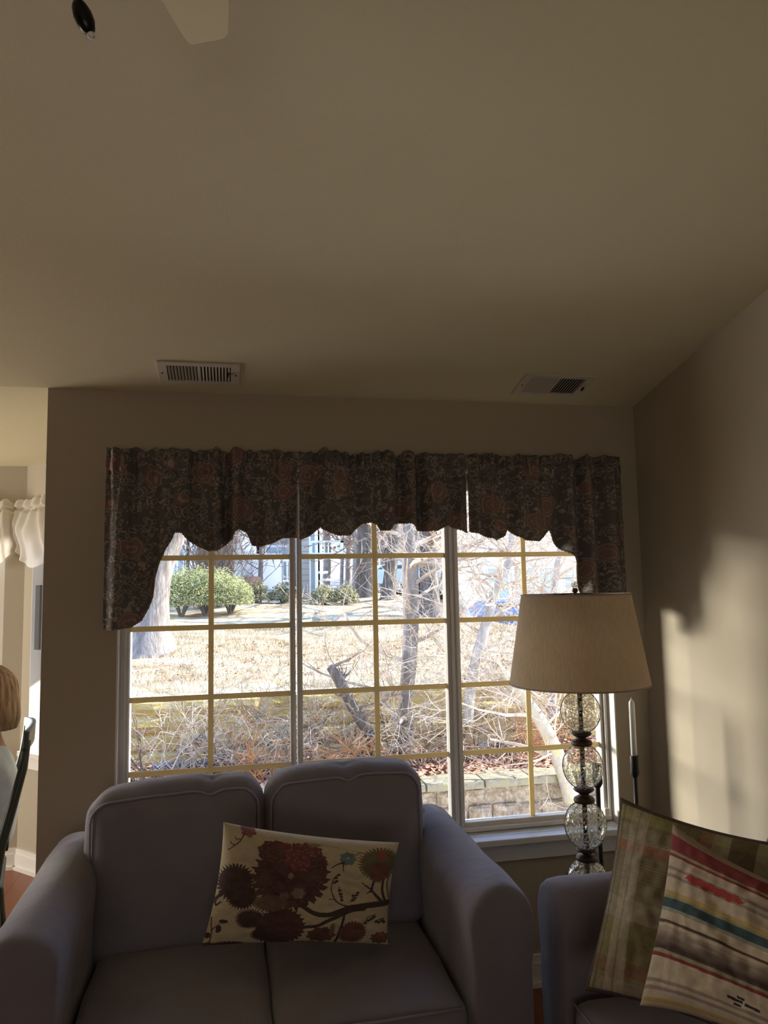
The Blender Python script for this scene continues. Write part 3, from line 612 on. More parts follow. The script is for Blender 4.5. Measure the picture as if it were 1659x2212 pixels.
bot = {0: [(222, 1358), (248, 1359), (282, 1354), (304, 1340), (318, 1316), (330, 1287), (334, 1248), (345, 1214), (352, 1202), (359, 1185), (370, 1166), (377, 1149), (393, 1150), (407, 1166), (427, 1178), (451, 1189), (470, 1188), (489, 1173), (501, 1164), (506, 1149), (516, 1142), (533, 1148), (540, 1161), (545, 1176), (562, 1180), (586, 1173), (610, 1161), (627, 1159), (643, 1160)],
       1: [(647, 1163), (651, 1164), (672, 1154), (692, 1137), (697, 1142), (711, 1149), (730, 1156), (759, 1154), (769, 1142), (783, 1130), (803, 1127), (815, 1132), (821, 1145), (839, 1146), (848, 1132), (865, 1127), (885, 1130), (901, 1142), (923, 1147), (947, 1144), (971, 1132), (991, 1143), (1009, 1150)],
       2: [(1014, 1147), (1033, 1152), (1051, 1161), (1074, 1165), (1093, 1156), (1101, 1141), (1115, 1156), (1133, 1166), (1156, 1169), (1174, 1159), (1186, 1143), (1197, 1163), (1216, 1186), (1234, 1200), (1245, 1223), (1251, 1250), (1261, 1280), (1275, 1310), (1300, 1335), (1330, 1346), (1356, 1344)]}
val = empty('window_valance', ((at(645, 1000, VY)).x, VY, 2.2), 'gathered dark floral valance with scalloped hem over the triple window', 'valance')
vl = Vector(val.location)
ZT = 2.200
M['braid'] = mat('hem_braid', (.33, .25, .15), .9, vary=.5, scale=200)
for k, pts in bot.items():
    W3 = [at(x, y, VY) for x, y in pts]; xs = np.array([p.x for p in W3]); zs_ = np.array([p.z for p in W3])
    x0, x1 = xs[0], xs[-1]
    if k == 0: xt0 = at(230, 975, VY).x
    n = int((x1-x0)/.004); nv = 44; V = []; prev = None
    def fold(x, t, k=k):
        amp = .5+.5*math.sin(min(1, max(0, t))*math.pi*.5)
        g = .027*math.sin(x*38+2.6*math.sin(x*7+k)+1.1*math.sin(x*17))+.012*math.sin(x*83+3*math.sin(x*6)+t*.8)+.010*noise.noise(Vector((x*60, t*1.5, k)))*(1-t*.5)
        g2 = .010*noise.noise(Vector((x*14, t*5, k*3.)))
        edge = min(1, (x-x0)/.03, (x1-x)/.03)
        hd = math.exp(-(t*4.5)**2)*(.014*math.sin(x*150+5*math.sin(x*11))+.012*noise.noise(Vector((x*45, 9, k))))
        return (g*(.6+.4*t)+g2+hd)*max(0, edge)
    V = []
    for i in range(n+1):
        x = x0+(x1-x0)*i/n; zb_ = float(np.interp(x, xs, zs_))
        top = ZT+.018*noise.noise(Vector((x*26, 5, 0)))+.009*noise.noise(Vector((x*9, 0, 3)))
        for j in range(nv+1):
            t_ = j/nv; z = top+(zb_-top)*t_
            y = VY-fold(x, t_)
            dz = top-z                                         # rod pocket: pinch lines above and below the rod
            y += .010*math.exp(-((dz-.035)/.008)**2)+.012*math.exp(-((dz-.095)/.010)**2)-.006*math.exp(-((dz-.065)/.02)**2)+.010*math.exp(-(dz/.01)**2)
            slit = 0
            if k == 0 and i > n-12: slit = -.004*t_*(i-(n-12))/12
            V.append(Vector((x+slit, y, z))-vl)
    nj = nv+1
    f = [(i*nj+j, i*nj+j+1, (i+1)*nj+j+1, (i+1)*nj+j) for i in range(n) for j in range(nv)]
    p = MB().add(V, f).build('valance_panel', M['valance'], val, smooth=True)
    sd = p.modifiers.new('thick', 'SOLIDIFY'); sd.thickness = .003; sd.offset = 0
    hem = [V[i*nj+nv]+Vector((0, -.001, .001 if i % 2 else -.002)) for i in range(n+1)]
    MB().tube(hem, .0035, 6).build('hem_braid', M['braid'], p)
MB().tube([Vector((at(228, 1000, 3).x+.01, 3.045, 2.135))-vl, Vector((at(1335, 1000, 3).x, 3.045, 2.135))-vl], .010, 12).build('curtain_rod', M['white'], val)
for sgn, x in ((0, at(228, 1000, 3).x+.012), (1, at(1335, 1000, 3).x-.01)): MB().box(x-.012, x+.0, 3.0, 3.099, 2.125, 2.145, Matrix.Translation(-vl)).build('rod_bracket', M['white'], val)
# side returns of the valance
for x, zlo in ((at(226, 1300, VY).x, 1.52), (at(1352, 1300, VY).x, 1.54)):
    mb = MB(); mb.grid(8, 30, lambda u, v, x=x, zlo=zlo: Vector((x+.004*math.sin(v*17+u*5), VY+u*.11, ZT-v*(ZT-zlo)))-vl)
    o = mb.build('valance_return', M['valance'], val, smooth=True); sd = o.modifiers.new('thick', 'SOLIDIFY'); sd.thickness = .003

# sheer nook valances
M['sheer'] = mat('sheer_white_fabric', (.85, .80, .72), .9, transl=.45)
def sheer(name, O, T_, n_, L_, lobes, label):
    e = empty(name, O, label, 'valance', 'white sheer balloon valances in the nook')
    T_ = Vector(T_).normalized(); n_ = Vector(n_).normalized()
    def fn(u, v):
        s = u*L_; ph = (u*lobes) % 1
        bz = .30+.13*math.sin(math.pi*ph)**.7
        z = .03*noise.noise(Vector((s*20, 0, 1)))*(1-v)-v*bz
        puff = .05*math.sin(math.pi*min(1, v*1.1))*(.4+.6*math.sin(math.pi*ph))
        fold_ = .014*math.sin(s*70+4*v*math.sin(ph*6.28))+.018*noise.noise(Vector((s*9, v*4+ph*2, 3)))
        pinch = -.03*math.exp(-((v-.16)/.03)**2)
        return T_*s+n_*(.05+puff+fold_+pinch)+Vector((0, 0, z))
    mb = MB().grid(150, 60, fn); o = mb.build('fabric', M['sheer'], e, smooth=True)
    MB().tube([T_*0+n_*.035+Vector((0, 0, -.07)), T_*L_+n_*.035+Vector((0, 0, -.07))], .008, 8).build('curtain_rod', M['white'], e)
sheer('sheer_valance', (-2.85, NY-.01, 2.225), (1, 0, 0), (0, -1, 0), 1.52, 4, 'white sheer ruffled valance on the far nook window')
sheer('sheer_valance', tuple(A0+T*.0-Nn*.01+Vector((0, 0, 2.235))), T, -Nn, .78, 2, 'white sheer ruffled valance on the angled nook window')

# ------------------------------------------------------------ nook dining chair and person
M['chairw'] = mat('dark_green_chair_paint', (.045, .055, .045), .35)
def chair():
    cx, cy = -1.135, 3.58
    e = empty('dining_chair', (cx, cy, 0), 'dark green dining chair with curved back behind the seated person', 'chair', rz=.235)
    L_ = Vector((cx, cy, 0))
    for s in (-1, 1):
        y = .20*s
        MB().tube([(.20, y, 0), (.17, y, .25), (.155, y, .46), (.175, y, .62), (.215, y, .78), (.25, y, .93), (.262, y*.97, 1.04)], [.017, .019, .02, .02, .019, .018, .016], 10).build('rear_leg', M['chairw'], e, smooth=True)
        MB().tube([(-.20, y, 0), (-.20, y, .44)], [.014, .02], 10).build('front_leg', M['chairw'], e, smooth=True)
        MB().box(-.19, .16, y-.01, y+.01, .18, .205).build('stretcher', M['chairw'], e)
    MB().rbox(-.22, .19, -.22, .22, .435, .475, .018, 8).build('seat', M['chairw'], e, smooth=True)
    mb = MB().grid(20, 6, lambda u, v: Vector((.262-.03*(1-(2*u-1)**2)*-1+.004*v, -.215+.43*u, 1.0+.075*v+.012*(1-(2*u-1)**2)))); o = mb.build('top_rail', M['chairw'], e, smooth=True)
    sd = o.modifiers.new('thick', 'SOLIDIFY'); sd.thickness = .02
    MB().rbox(.185, .205, -.19, .19, .60, .65, .008, 5).build('lower_rail', M['chairw'], e, smooth=True)
chair()
def person():
    bx, by = -1.105, 3.59
    e = empty('person', (bx, by, 0), 'seated person with light brown bob hair and white shirt at left edge', 'person', rz=.235)
    skin = mat('skin', (.55, .33, .24), .55); shirt = mat('white_blue_shirt', (.72, .82, .97), .85, vary=.22, scale=9); jeans = mat('blue_denim', (.06, .09, .17), .9)
    hair = mat('light_brown_hair', (.34, .23, .15), .5, col2=(.19, .11, .065), scale=14, stretch=(6, 6, .6), bump=.5, bscale=40)
    def skinned(name, verts, edges, rad, m, sub=2):
        me = bpy.data.meshes.new(name); me.from_pydata(verts, edges, []); o = bpy.data.objects.new(name, me); C.objects.link(o); o.parent = e
        md = o.modifiers.new('skin', 'SKIN'); sv = me.skin_vertices[0].data
        for i, r in enumerate(rad): sv[i].radius = r if hasattr(r, '__len__') else (r, r)
        sv[0].use_root = True; s2 = o.modifiers.new('sub', 'SUBSURF'); s2.levels = s2.render_levels = sub; me.materials.append(m); me.shade_smooth(); md.use_smooth_shade = True; return o
    # facing -x ; seat top .475
    V = [(.02, 0, .56), (.05, 0, .68), (.07, 0, .82), (.06, 0, .93), (.07, 0, 1.02), (.07, 0, 1.08), (.068, 0, 1.14), (.068, 0, 1.20), (.065, 0, 1.25)]
    E_ = [(i, i+1) for i in range(8)]; R_ = [(.13, .16), (.11, .14), (.105, .15), (.10, .16), (.055, .07), (.05, .05), (.06, .06), (.078, .074), (.06, .06)]
    def chain(root, pts, rr):
        p = root
        for q, r in zip(pts, rr): V.append(q); R_.append(r); E_.append((p, len(V)-1)); p = len(V)-1
        return p
    for s in (-1, 1):
        k = chain(3, [(.05, .16*s, .955), (.03, .20*s, .92), (-.02, .215*s, .70), (-.14, .19*s, .70), (-.25, .13*s, .74), (-.30, .11*s, .745)], [.055, .05, .038, .036, .024, (.028, .016)])
        for q in range(4): chain(k, [(-.345, (.11+.022*(q-1.5))*s, .745), (-.375, (.11+.026*(q-1.5))*s, .738), (-.392+.006*abs(q-1.5), (.11+.028*(q-1.5))*s, .725)], [.0085, .008, .007])
        chain(k-1, [(-.285, (.11-.035)*s, .735), (-.315, (.11-.052)*s, .725)], [.010, .008])
        chain(0, [(-.02, .09*s, .555), (-.22, .10*s, .55), (-.40, .11*s, .54), (-.42, .11*s, .30), (-.40, .11*s, .09), (-.50, .11*s, .045)], [.09, .08, .06, .05, .038, .032])
    skinned('body', V, E_, R_, skin)
    # shirt and trousers over the body
    V = [(.02, 0, .55), (.05, 0, .68), (.07, 0, .82), (.06, 0, .93), (.07, 0, 1.015)]; E_ = [(0, 1), (1, 2), (2, 3), (3, 4)]; R_ = [(.15, .175), (.13, .16), (.125, .17), (.115, .175), (.065, .075)]
    for s in (-1, 1): chain(3, [(.05, .165*s, .95), (.03, .21*s, .91), (-.02, .225*s, .70), (-.13, .20*s, .70), (-.21, .155*s, .725)], [.07, .065, .055, .05, .038])
    skinned('shirt', V, E_, R_, shirt)
    V = [(.02, 0, .555), (.04, 0, .64)]; E_ = [(0, 1)]; R_ = [(.145, .17), (.13, .16)]
    for s in (-1, 1): chain(0, [(-.02, .09*s, .56), (-.22, .10*s, .56), (-.40, .11*s, .545), (-.42, .11*s, .30), (-.405, .11*s, .12)], [.10, .09, .07, .06, .055])
    skinned('trousers', V, E_, R_, jeans)
    # hair: bob cap with strands pattern
    def hf(u, v):
        a = 2*math.pi*u; 
        ph = .02+v*2.45
        fr_ = math.cos(a)                                       # +1 back, -1 face
        rx = .108 if fr_ > 0 else .098; r = math.sin(min(ph, 1.62)); z = math.cos(min(ph, 1.62))*.125
        if ph > 1.62: z -= (ph-1.62)*.165*(1 if fr_ > -.45 else .0); r = 1.0+.10*math.sin((ph-1.62)*3)-.16*max(0, (ph-2.2))*2
        if fr_ < -.55 and ph > 1.0: r = min(r, .93)
        w_ = 1+.025*math.sin(a*23+v*3)+.03*noise.noise(Vector((a*2.5, v*3, 0)))
        return Vector((.075+rx*r*w_*math.cos(a), .094*r*w_*math.sin(a), 1.215+z))
    o = MB().grid(140, 50, hf).build('hair', hair, e, smooth=True); sd = o.modifiers.new('t', 'SOLIDIFY'); sd.thickness = .008
    # face details (turned away to the left)
    mb = MB(); mb.tube([(-.010, 0, 1.225), (-.026, 0, 1.195), (-.013, 0, 1.185)], [.008, .013, .008], 8); mb.build('nose', skin, e, smooth=True)
    mb = MB().lathe([(0, .0), (.012, .004), (.018, 0), (.012, -.004), (0, 0)], 14); mb.v = [(-.006, y, 1.155+x*.5) for x, y, z in mb.v]; mb.build('mouth', mat('lips', (.45, .17, .15), .5), e)
    for s in (-1, 1):
        mb = MB(); mb.lathe([(.011*math.sin(a), .011*math.cos(a)) for a in np.linspace(0, math.pi, 8)], 12, (.0, .03*s, 1.222)); mb.build('eye', mat('eye_white', (.75, .75, .75), .2), e, smooth=True)
    return e
person()
exec_outdoor = True
# ============================================================ outdoors
def ss(a, b, x):
    t = np.clip((x-a)/(b-a), 0, 1); return t*t*(3-2*t)
def gz(x, y):
    x = np.asarray(x, float); y = np.asarray(y, float)
    z = np.interp(y, [0, 4.5, 6.38, 6.42, 7.9, 7.98, 8.1, 12, 16, 22, 45, 60, 90, 140], [-.9, -.8, -.75, -.02, -.08, -.09, .585, .80, 1.02, 1.42, 1.40, 2.2, 9, 22])
    z = z-ss(4.5, 9, x)*ss(10, 20, y)*(1-ss(26, 45, y))*1.7
    return z+.05*np.sin(x*1.3+y*.7)*ss(8.5, 11, y)
def noisemat(name, cols, scale, bump=.3, bs=20, stretch=None, rough=.95):
    m = mat(name, cols[0], rough, bump=bump, bscale=bs, stretch=stretch); N = m.node_tree.nodes; L = m.node_tree.links
    mp = [n for n in N if n.bl_idname == 'ShaderNodeMapping'][0]
    n = N.new('ShaderNodeTexNoise'); n.inputs['Scale'].default_value = scale; n.inputs['Detail'].default_value = 8; n.inputs['Roughness'].default_value = .7; L.new(mp.outputs[0], n.inputs[0])
    r = N.new('ShaderNodeValToRGB'); L.new(n.outputs[0], r.inputs[0]); e = r.color_ramp.elements
    ps = np.linspace(.3, .7, len(cols)); e[0].position = ps[0]; e[0].color = (*cols[0], 1); e[1].position = ps[-1]; e[1].color = (*cols[-1], 1)
    for p, c in zip(ps[1:-1], cols[1:-1]): q = e.new(float(p)); q.color = (*c, 1)
    L.new(r.outputs[0], N['Principled BSDF'].inputs['Base Color']); return m
M['lawn'] = noisemat('winter_lawn', [(.12, .075, .045), (.27, .20, .115), (.42, .345, .21), (.64, .57, .40)], 2.0, .9, 9)
M['leaves'] = noisemat('leaf_litter', [(.06, .025, .018), (.17, .08, .05), (.30, .18, .12), (.5, .38, .29)], 9, .9, 22)
M['hill'] = noisemat('wooded_hillside', [(.17, .12, .10), (.30, .24, .20), (.42, .35, .30)], .5, .5, 2)
xs = np.concatenate([np.linspace(-60, -10, 16)[:-1], np.linspace(-10, 20, 90), np.linspace(20, 100, 20)[1:]])
def ground(name, ys, m, label):
    V = []; nx = len(xs)
    for y in ys:
        zz = gz(xs, np.full(nx, y))
        for x, z in zip(xs, zz): V.append((x, y, z+(.03*noise.noise(Vector((x*1.5, y*1.5, 0))) if y > 8.2 else 0)))
    f = [(j*nx+i, j*nx+i+1, (j+1)*nx+i+1, (j+1)*nx+i) for j in range(len(ys)-1) for i in range(nx-1)]
    return tag(MB().add(V, f).build(name, m, None, smooth=True, kind='structure'), label, 'ground')
ground('ground_bed', [3.3, 4.5, 5.5, 6.38, 6.42, 6.8, 7.2, 7.6, 7.98], M['leaves'], 'brown leaf litter bed behind the low stone wall')
tag(MB().box(-6, 9, 3.5, 5.9, -.86, -.74).build('path', mat('pale_bounce_slab', (.78, .74, .66), .9, vary=.1, scale=5), None, kind='structure'), 'unseen pale slab added below the window to bounce sunlight indoors', 'path')  # unseen pale reflector, added to throw sunlight up onto the ceiling
ground('ground_lawn', list(np.linspace(8.1, 30, 70))+list(np.linspace(31, 48, 10)), M['lawn'], 'dry winter lawn sloping up to the townhouses')
ground('ground_hill', [48, 55, 62, 75, 90, 115, 140], M['hill'], 'wooded hillside far behind the parked cars')
# low stone wall under the window
M['stone'] = noisemat('rough_stone', [(.15, .11, .075), (.30, .235, .165), (.55, .46, .35)], 16, 1.2, 34)
def blockwall(name, y, x0, x1, z0, courses, h, wmin, wmax, m, label, cap=None):
    e = empty(name, ((x0+x1)/2, y, z0), label, 'retaining wall'); O = Vector(e.location); k = 0
    mb = MB()
    for c in range(courses):
        x = x0-rnd.random()*wmin
        while x < x1:
            w_ = rnd.uniform(wmin, wmax); dy = rnd.uniform(-.03, .03)
            mb.rbox(x+.004-O.x, x+w_-.004-O.x, y-.12+dy-O.y+c*.02, y+.15-O.y, z0+c*h+.003-O.z, z0+(c+1)*h-.003-O.z, .02, 4,
                    puff=(0, .03, 0), fn=lambda p, u: p+Vector((0, .02*noise.noise(p*9+Vector((c, 0, 0))), .0)))
            x += w_
    mb.build('stone_courses', m, e)
    MB().box(x0-O.x, x1-O.x, -.06, .12, .0, courses*h-.01).build('core', m, e)
    if cap is not None:
        mb = MB(); x = x0
        while x < x1:
            w_ = rnd.uniform(.4, .6); mb.rbox(x+.004-O.x, x+w_-.004-O.x, -.17, .17, courses*h, courses*h+.07, .015, 3, fn=lambda p, u: p+Vector((0, 0, .01*noise.noise(p*5)))); x += w_
        mb.build('capstones', cap, e)
    return e
blockwall('stone_wall', 6.40, -1.0, 5.4, -.66, 4, .15, .20, .30, M['stone'], 'low rough stone garden wall just below the window', noisemat('mossy_capstone', [(.15, .125, .08), (.27, .235, .16), (.28, .25, .08)], 7, .6, 30))
M['timber'] = noisemat('tan_block', [(.34, .24, .08), (.52, .39, .14), (.60, .48, .23)], 4, .4, 20, (1, 1, 2.5))
blockwall('retaining_wall', 8.05, -4, 7.5, -.12, 4, .17, .35, .9, M['timber'], 'long tan retaining wall behind the shrubs', None)
# grass blades and fallen leaves
def scatter(name, n, xr, yr, size, m, label, kind, tall, seed):
    r = random.Random(seed); mb = MB()
    for _ in range(n):
        x, y = r.uniform(*xr), r.uniform(*yr); z = float(gz(x, y)); a = r.uniform(0, 6.28); s_ = size*r.uniform(.5, 1.3)
        if tall:
            t = Vector((math.cos(a), math.sin(a), 0)); tip = Vector((r.uniform(-.6, .6), r.uniform(-.6, .6), 1))*s_*3
            p = Vector((x, y, z-.01)); mb.add([p-t*s_*.13, p+t*s_*.13, p+tip], [(0, 1, 2)])
        else:
            t = Vector((math.cos(a), math.sin(a), r.uniform(-.5, .5)))*s_; b = Vector((-math.sin(a), math.cos(a), r.uniform(-.2, .9)))*s_*.6
            p = Vector((x, y, z+.015+s_*.3)); mb.add([p-t, p+b, p+t, p-b], [(0, 1, 2, 3)])
    return tag(mb.build(name, m, None), label, kind, kind='stuff')
scatter('dry_grass', 70000, (-6, 8), (8.12, 15), .026, noisemat('straw', [(.14, .085, .05), (.36, .28, .16), (.72, .64, .47)], 1.5, 0), 'short straw-coloured grass covering the slope', 'grass', True, 1)
scatter('fallen_leaves', 16000, (-4, 6), (6.5, 7.95), .035, noisemat('dry_leaf', [(.18, .07, .04), (.42, .22, .13), (.7, .55, .42)], 11, 0), 'fallen dry leaves covering the bed by the stone wall', 'leaves', False, 2)
scatter('slope_leaves', 3800, (-4, 6), (8.8, 12), .022, noisemat('brown_leaf', [(.16, .06, .035), (.36, .17, .10), (.5, .36, .24)], 7, 0), 'reddish brown leaves scattered over the slope', 'leaves', False, 3)
# ------------------------------------------------------------ trees
M['bark'] = noisemat('grey_bark', [(.10, .085, .075), (.20, .175, .155), (.34, .31, .28)], 12, 1, 26, (1, 1, .25))
M['barkd'] = noisemat('dark_bark', [(.05, .04, .035), (.11, .095, .085), (.19, .165, .145)], 12, 1, 26, (1, 1, .25))
M['barkl'] = noisemat('pale_bark', [(.22, .20, .175), (.34, .31, .275), (.52, .49, .45)], 14, .6, 30, (1, 1, .4))
M['twig'] = noisemat('pale_twig', [(.26, .19, .13), (.45, .36, .27), (.72, .64, .54)], 6, 0)
M['twigd'] = noisemat('brown_twig', [(.11, .075, .055), (.20, .14, .105), (.33, .26, .2)], 6, 0)
def grow(mb, p, d, L_, r, depth, rr, kids, wob=.25, up=.1, n=5, sides=4, minr=.0025, split=.7):
    pts = [p]; rad = [r]; q = p.copy(); dd = d.normalized()
    for i in range(n):
        dd = (dd+Vector((rr.gauss(0, wob), rr.gauss(0, wob), rr.gauss(0, wob)+up))*.5).normalized()
        q = q+dd*(L_/n); pts.append(q.copy()); rad.append(max(minr, r*(1-(i+1)/n*.65)))
    mb.tube(pts, rad, sides, cap=False)
    if depth <= 0: return
    for k in range(kids[len(kids)-depth] if depth <= len(kids) else kids[0]):
        i = rr.randint(1, n); t = pts[i]; base = (pts[i]-pts[i-1]).normalized()
        o = Vector((rr.gauss(0, 1), rr.gauss(0, 1), rr.gauss(0, .6))).normalized(); o = (o-base*o.dot(base)).normalized()
        nd = base*rr.uniform(.35, .9)+o*rr.uniform(.5, 1.1)
        grow(mb, t, nd, L_*rr.uniform(.4, split), max(minr, rad[i]*rr.uniform(.35, .65)), depth-1, rr, kids, wob, up, n, sides, minr, split)
def tree(name, x, y, path, radii, label, seed, branches, bm, tm, cat='tree', group=None, depth=3, kids=(4, 5, 5), L0=1.2, wob=.28, up=.1, minr=.0021, hmin=.35, flare=0, n_tr=14):
    e = empty(name, (x, y, float(gz(x, y))), label, cat, group); rr = random.Random(seed)
    P = [Vector(p) for p in path]; mb = MB(); PP = []; RR = []
    for i in range(len(P)-1):                                # smooth the trunk path
        a0, a1, a2, a3 = P[max(i-1, 0)], P[i], P[i+1], P[min(i+2, len(P)-1)]
        for t in np.linspace(0, 1, 6)[:-1]:
            t = float(t); PP.append(.5*((2*a1)+(a2-a0)*t+(2*a0-5*a1+4*a2-a3)*t*t+(3*a1-a0-3*a2+a3)*t**3)); RR.append(radii[i]*(1-t)+radii[i+1]*t)
    PP.append(P[-1]); RR.append(radii[-1])
    mb.tube(PP, RR, n_tr)
    if flare:
        mb.v = [tuple(Vector(v)+Vector((math.cos(math.atan2(v[1], v[0])*5)*.06, 0, 0))*max(0, .6-v[2])*flare) for v in mb.v]
    mb.build('trunk', bm, e, smooth=True)
    if branches:
        b = MB()
        for k in range(branches):
            t = rr.uniform(hmin, .98); i = int(t*(len(PP)-1)); a = rr.uniform(0, 6.28)
            d = Vector((math.cos(a), math.sin(a), rr.uniform(-.1, .8)))
            grow(b, PP[i].copy(), d, L0*rr.uniform(.6, 1.2), RR[i]*rr.uniform(.18, .45), depth-1, rr, kids, wob, up, minr=minr)
        b.build('branches', tm, e, kind='stuff')
    return e
def loc_path(x, y, pts):          # pixel trunk points at that distance -> local
    b = Vector((x, y, float(gz(x, y)))); return [at(px, py, y)-b for px, py in pts]
def ptree(name, y, px, radii, *a, **k):
    b = at(px[0][0], px[0][1], y); return tree(name, b.x, y, loc_path(b.x, y, px), radii, *a, **k)
ptree('oak_tree', 11.3, [(322, 1440), (322, 1400), (325, 1350), (330, 1290), (340, 1230), (368, 1160), (420, 1060), (470, 900)], [.52, .37, .27, .235, .225, .21, .2, .17],
      'thick grey oak trunk with flared base at the left of the window', 11, 8, M['bark'], M['twigd'], L0=3, minr=.006, hmin=.7, flare=1)
ptree('crab_tree', 7.3, [(880, 1700), (876, 1600), (876, 1520), (884, 1430), (888, 1330), (886, 1230), (880, 1160), (870, 1050), (850, 900)], [.085, .075, .072, .075, .078, .082, .075, .05, .03],
      'slim grey tree growing just right of the window centre', 5, 26, M['bark'], M['twig'], L0=1.0, depth=3, kids=(4, 5), minr=.0021, hmin=.1)
ptree('broken_tree', 7.0, [(812, 1640), (800, 1590), (775, 1550), (748, 1500), (728, 1462), (712, 1440)], [.05, .05, .05, .055, .05, .035],
      'leaning broken dark tree stump among the shrubs', 8, 9, M['barkd'], M['twigd'], L0=.5, depth=2, kids=(4,), minr=.003)
ptree('ornamental_tree', 6.2, [(1235, 1730), (1222, 1680), (1195, 1610), (1160, 1545), (1110, 1480), (1080, 1440)], [.075, .07, .062, .055, .04, .02],
      'mossy leaning tree seen behind the lamp glass', 21, 16, noisemat('mossy_bark', [(.28, .24, .2), (.42, .37, .3), (.42, .38, .13)], 6, .8, 26), M['twig'], L0=.8, kids=(4, 5), minr=.002)
ptree('pale_tree', 6.9, [(1010, 1560), (1018, 1480), (1030, 1420), (1052, 1340), (1072, 1270), (1100, 1210), (1110, 1120), (1130, 950)], [.05, .05, .055, .05, .045, .04, .035, .02],
      'pale branching tree filling the right window', 33, 44, M['barkl'], M['twig'], L0=1.15, kids=(5, 6), minr=.002, hmin=.15)
ptree('pale_tree', 7.6, [(1190, 1560), (1195, 1450), (1190, 1350), (1200, 1250), (1215, 1150), (1225, 1000)], [.045, .045, .04, .04, .035, .02],
      'pale twiggy tree mostly hidden behind the lamp shade', 41, 36, M['barkl'], M['twig'], L0=1.15, kids=(5, 6), minr=.002, hmin=.2)
for i, (px, py, Y, r, lean, lb) in enumerate([(790, 1292, 21, .27, 0, 'straight tall lawn tree, thickest of the middle pane'), (838, 1300, 20, .17, 12, 'lawn tree leaning right between two straighter trunks'), (930, 1326, 16, .20, -6, 'dark lawn tree with flared foot right of the slim grey tree'),
                                         (560, 1300, 20, .06, 6, 'small bare tree in front of the grey townhouse siding')]):
    small = r < .1
    ptree('bare_tree' if not small else 'sapling', Y, [(px, py+8), (px+lean*.15, py-25), (px+lean*.6, py-80), (px+lean, py-150), (px+lean*1.5, py-300 if not small else py-165)], [r*1.6, r*1.1, r, r*.92, r*(.6 if not small else .3)],
          lb, 50+i, 14, M['bark'] if i == 3 else M['barkd'], M['twigd'], L0=2.6 if not small else 1.1, kids=(4, 5), minr=.009 if not small else .007, hmin=.3 if small else .72, flare=.5)
# far woods
rr = random.Random(99)
for i in range(34):
    Y = rr.uniform(34, 60); px = rr.uniform(640, 1500); b = at(px, 1280, Y); z = float(gz(b.x, Y)); hgt = rr.uniform(8, 14); r = rr.uniform(.10, .24)
    tree('woodland_tree', b.x, Y, [(0, 0, -.2), (.1, 0, hgt*.3), (rr.uniform(-.5, .5), 0, hgt*.7), (rr.uniform(-1, 1), 0, hgt)], [r*1.2, r, r*.7, r*.2], 'bare grey woodland tree beyond the lawn and parked cars', 200+i, 12,
         M['bark'], M['twigd'], group='bare woodland trees beyond the lawn', L0=4, depth=2, kids=(6,), minr=.022, hmin=.2, n_tr=7)
# shrubs of arching twigs
def shrub(x, y, n, h, spread, label, seed, tm, group, minr=.0021):
    e = empty('bare_shrub', (x, y, float(gz(x, y))), label, 'shrub', group); rr = random.Random(seed); mb = MB()
    for k in range(n):
        a = rr.uniform(0, 6.28); t = rr.uniform(.1, 1); d = Vector((math.cos(a)*t*spread, math.sin(a)*t*spread*.25, rr.uniform(.5, 1)))
        grow(mb, Vector((rr.gauss(0, .08), rr.gauss(0, .06), -.02)), d, h*rr.uniform(.6, 1.1), rr.uniform(.005, .011), 2, rr, (4, 4), .32, -.10, 6, 3, minr, .6)
    mb.build('stems', tm, e, kind='stuff'); return e
for i, px in enumerate((300, 350, 410, 470, 540, 590, 650, 710, 770, 830, 900, 960, 1010, 1070, 1130, 1200)):
    Y = 7.2+.12*math.sin(i*2.3); b = at(px, 1600, Y)
    shrub(b.x, Y, 12, .8+.15*math.sin(i), 1.25, 'tangle of bare arching twigs in front of the tan retaining wall', 300+i, M['twig'] if i % 3 else M['twigd'], 'bare shrubs along the retaining wall')
for i, px in enumerate((560, 745, 1150)):
    b = at(px, 1690, 6.9); shrub(b.x, 6.9, 12, .5, .7, 'low rusty-stemmed shrub near the black pipe', 340+i, mat('rusty_stem', (.45, .22, .09), .9), 'rusty shrubs by the pipe')
# green juniper hedge: leafy blobs
M['juniper'] = noisemat('juniper_green', [(.13, .11, .05), (.30, .30, .12), (.50, .50, .26)], 8, .6, 20)
def leafy(name, x, y, rx, ry, h, n, label, m, seed, size=.09, group=None, lift=.0):
    r = random.Random(seed); z0 = float(gz(x, y)); e = empty(name, (x, y, z0), label, 'bush', group); mb = MB()
    for _ in range(n):
        a = r.uniform(0, 6.28); el_ = math.acos(r.uniform(-.2, 1)); q = r.uniform(.55, 1)
        p = Vector((rx*q*math.sin(el_)*math.cos(a), ry*q*math.sin(el_)*math.sin(a), lift+h*.25+h*.75*q*math.cos(el_)*(1+.25*noise.noise(Vector((a*2, el_*2, seed))))))
        t = Vector((r.gauss(0, 1), r.gauss(0, 1), r.gauss(0, .7)+.4)).normalized()*size*r.uniform(.6, 1.4); b = t.orthogonal().normalized()*size*.3
        mb.add([p-t-b*.4, p-b, p+t, p+b], [(0, 1, 2, 3)])
    mb.build('foliage', m, e, kind='stuff')
    b = MB()
    for k in range(10):
        a = r.uniform(0, 6.28); b.tube([(0, 0, -.05), (rx*.3*math.cos(a), ry*.3*math.sin(a), h*.3+lift), (rx*.7*math.cos(a), ry*.6*math.sin(a), h*.6+lift)], [.03, .02, .008], 5)
    b.build('branches', M['barkd'], e); return e
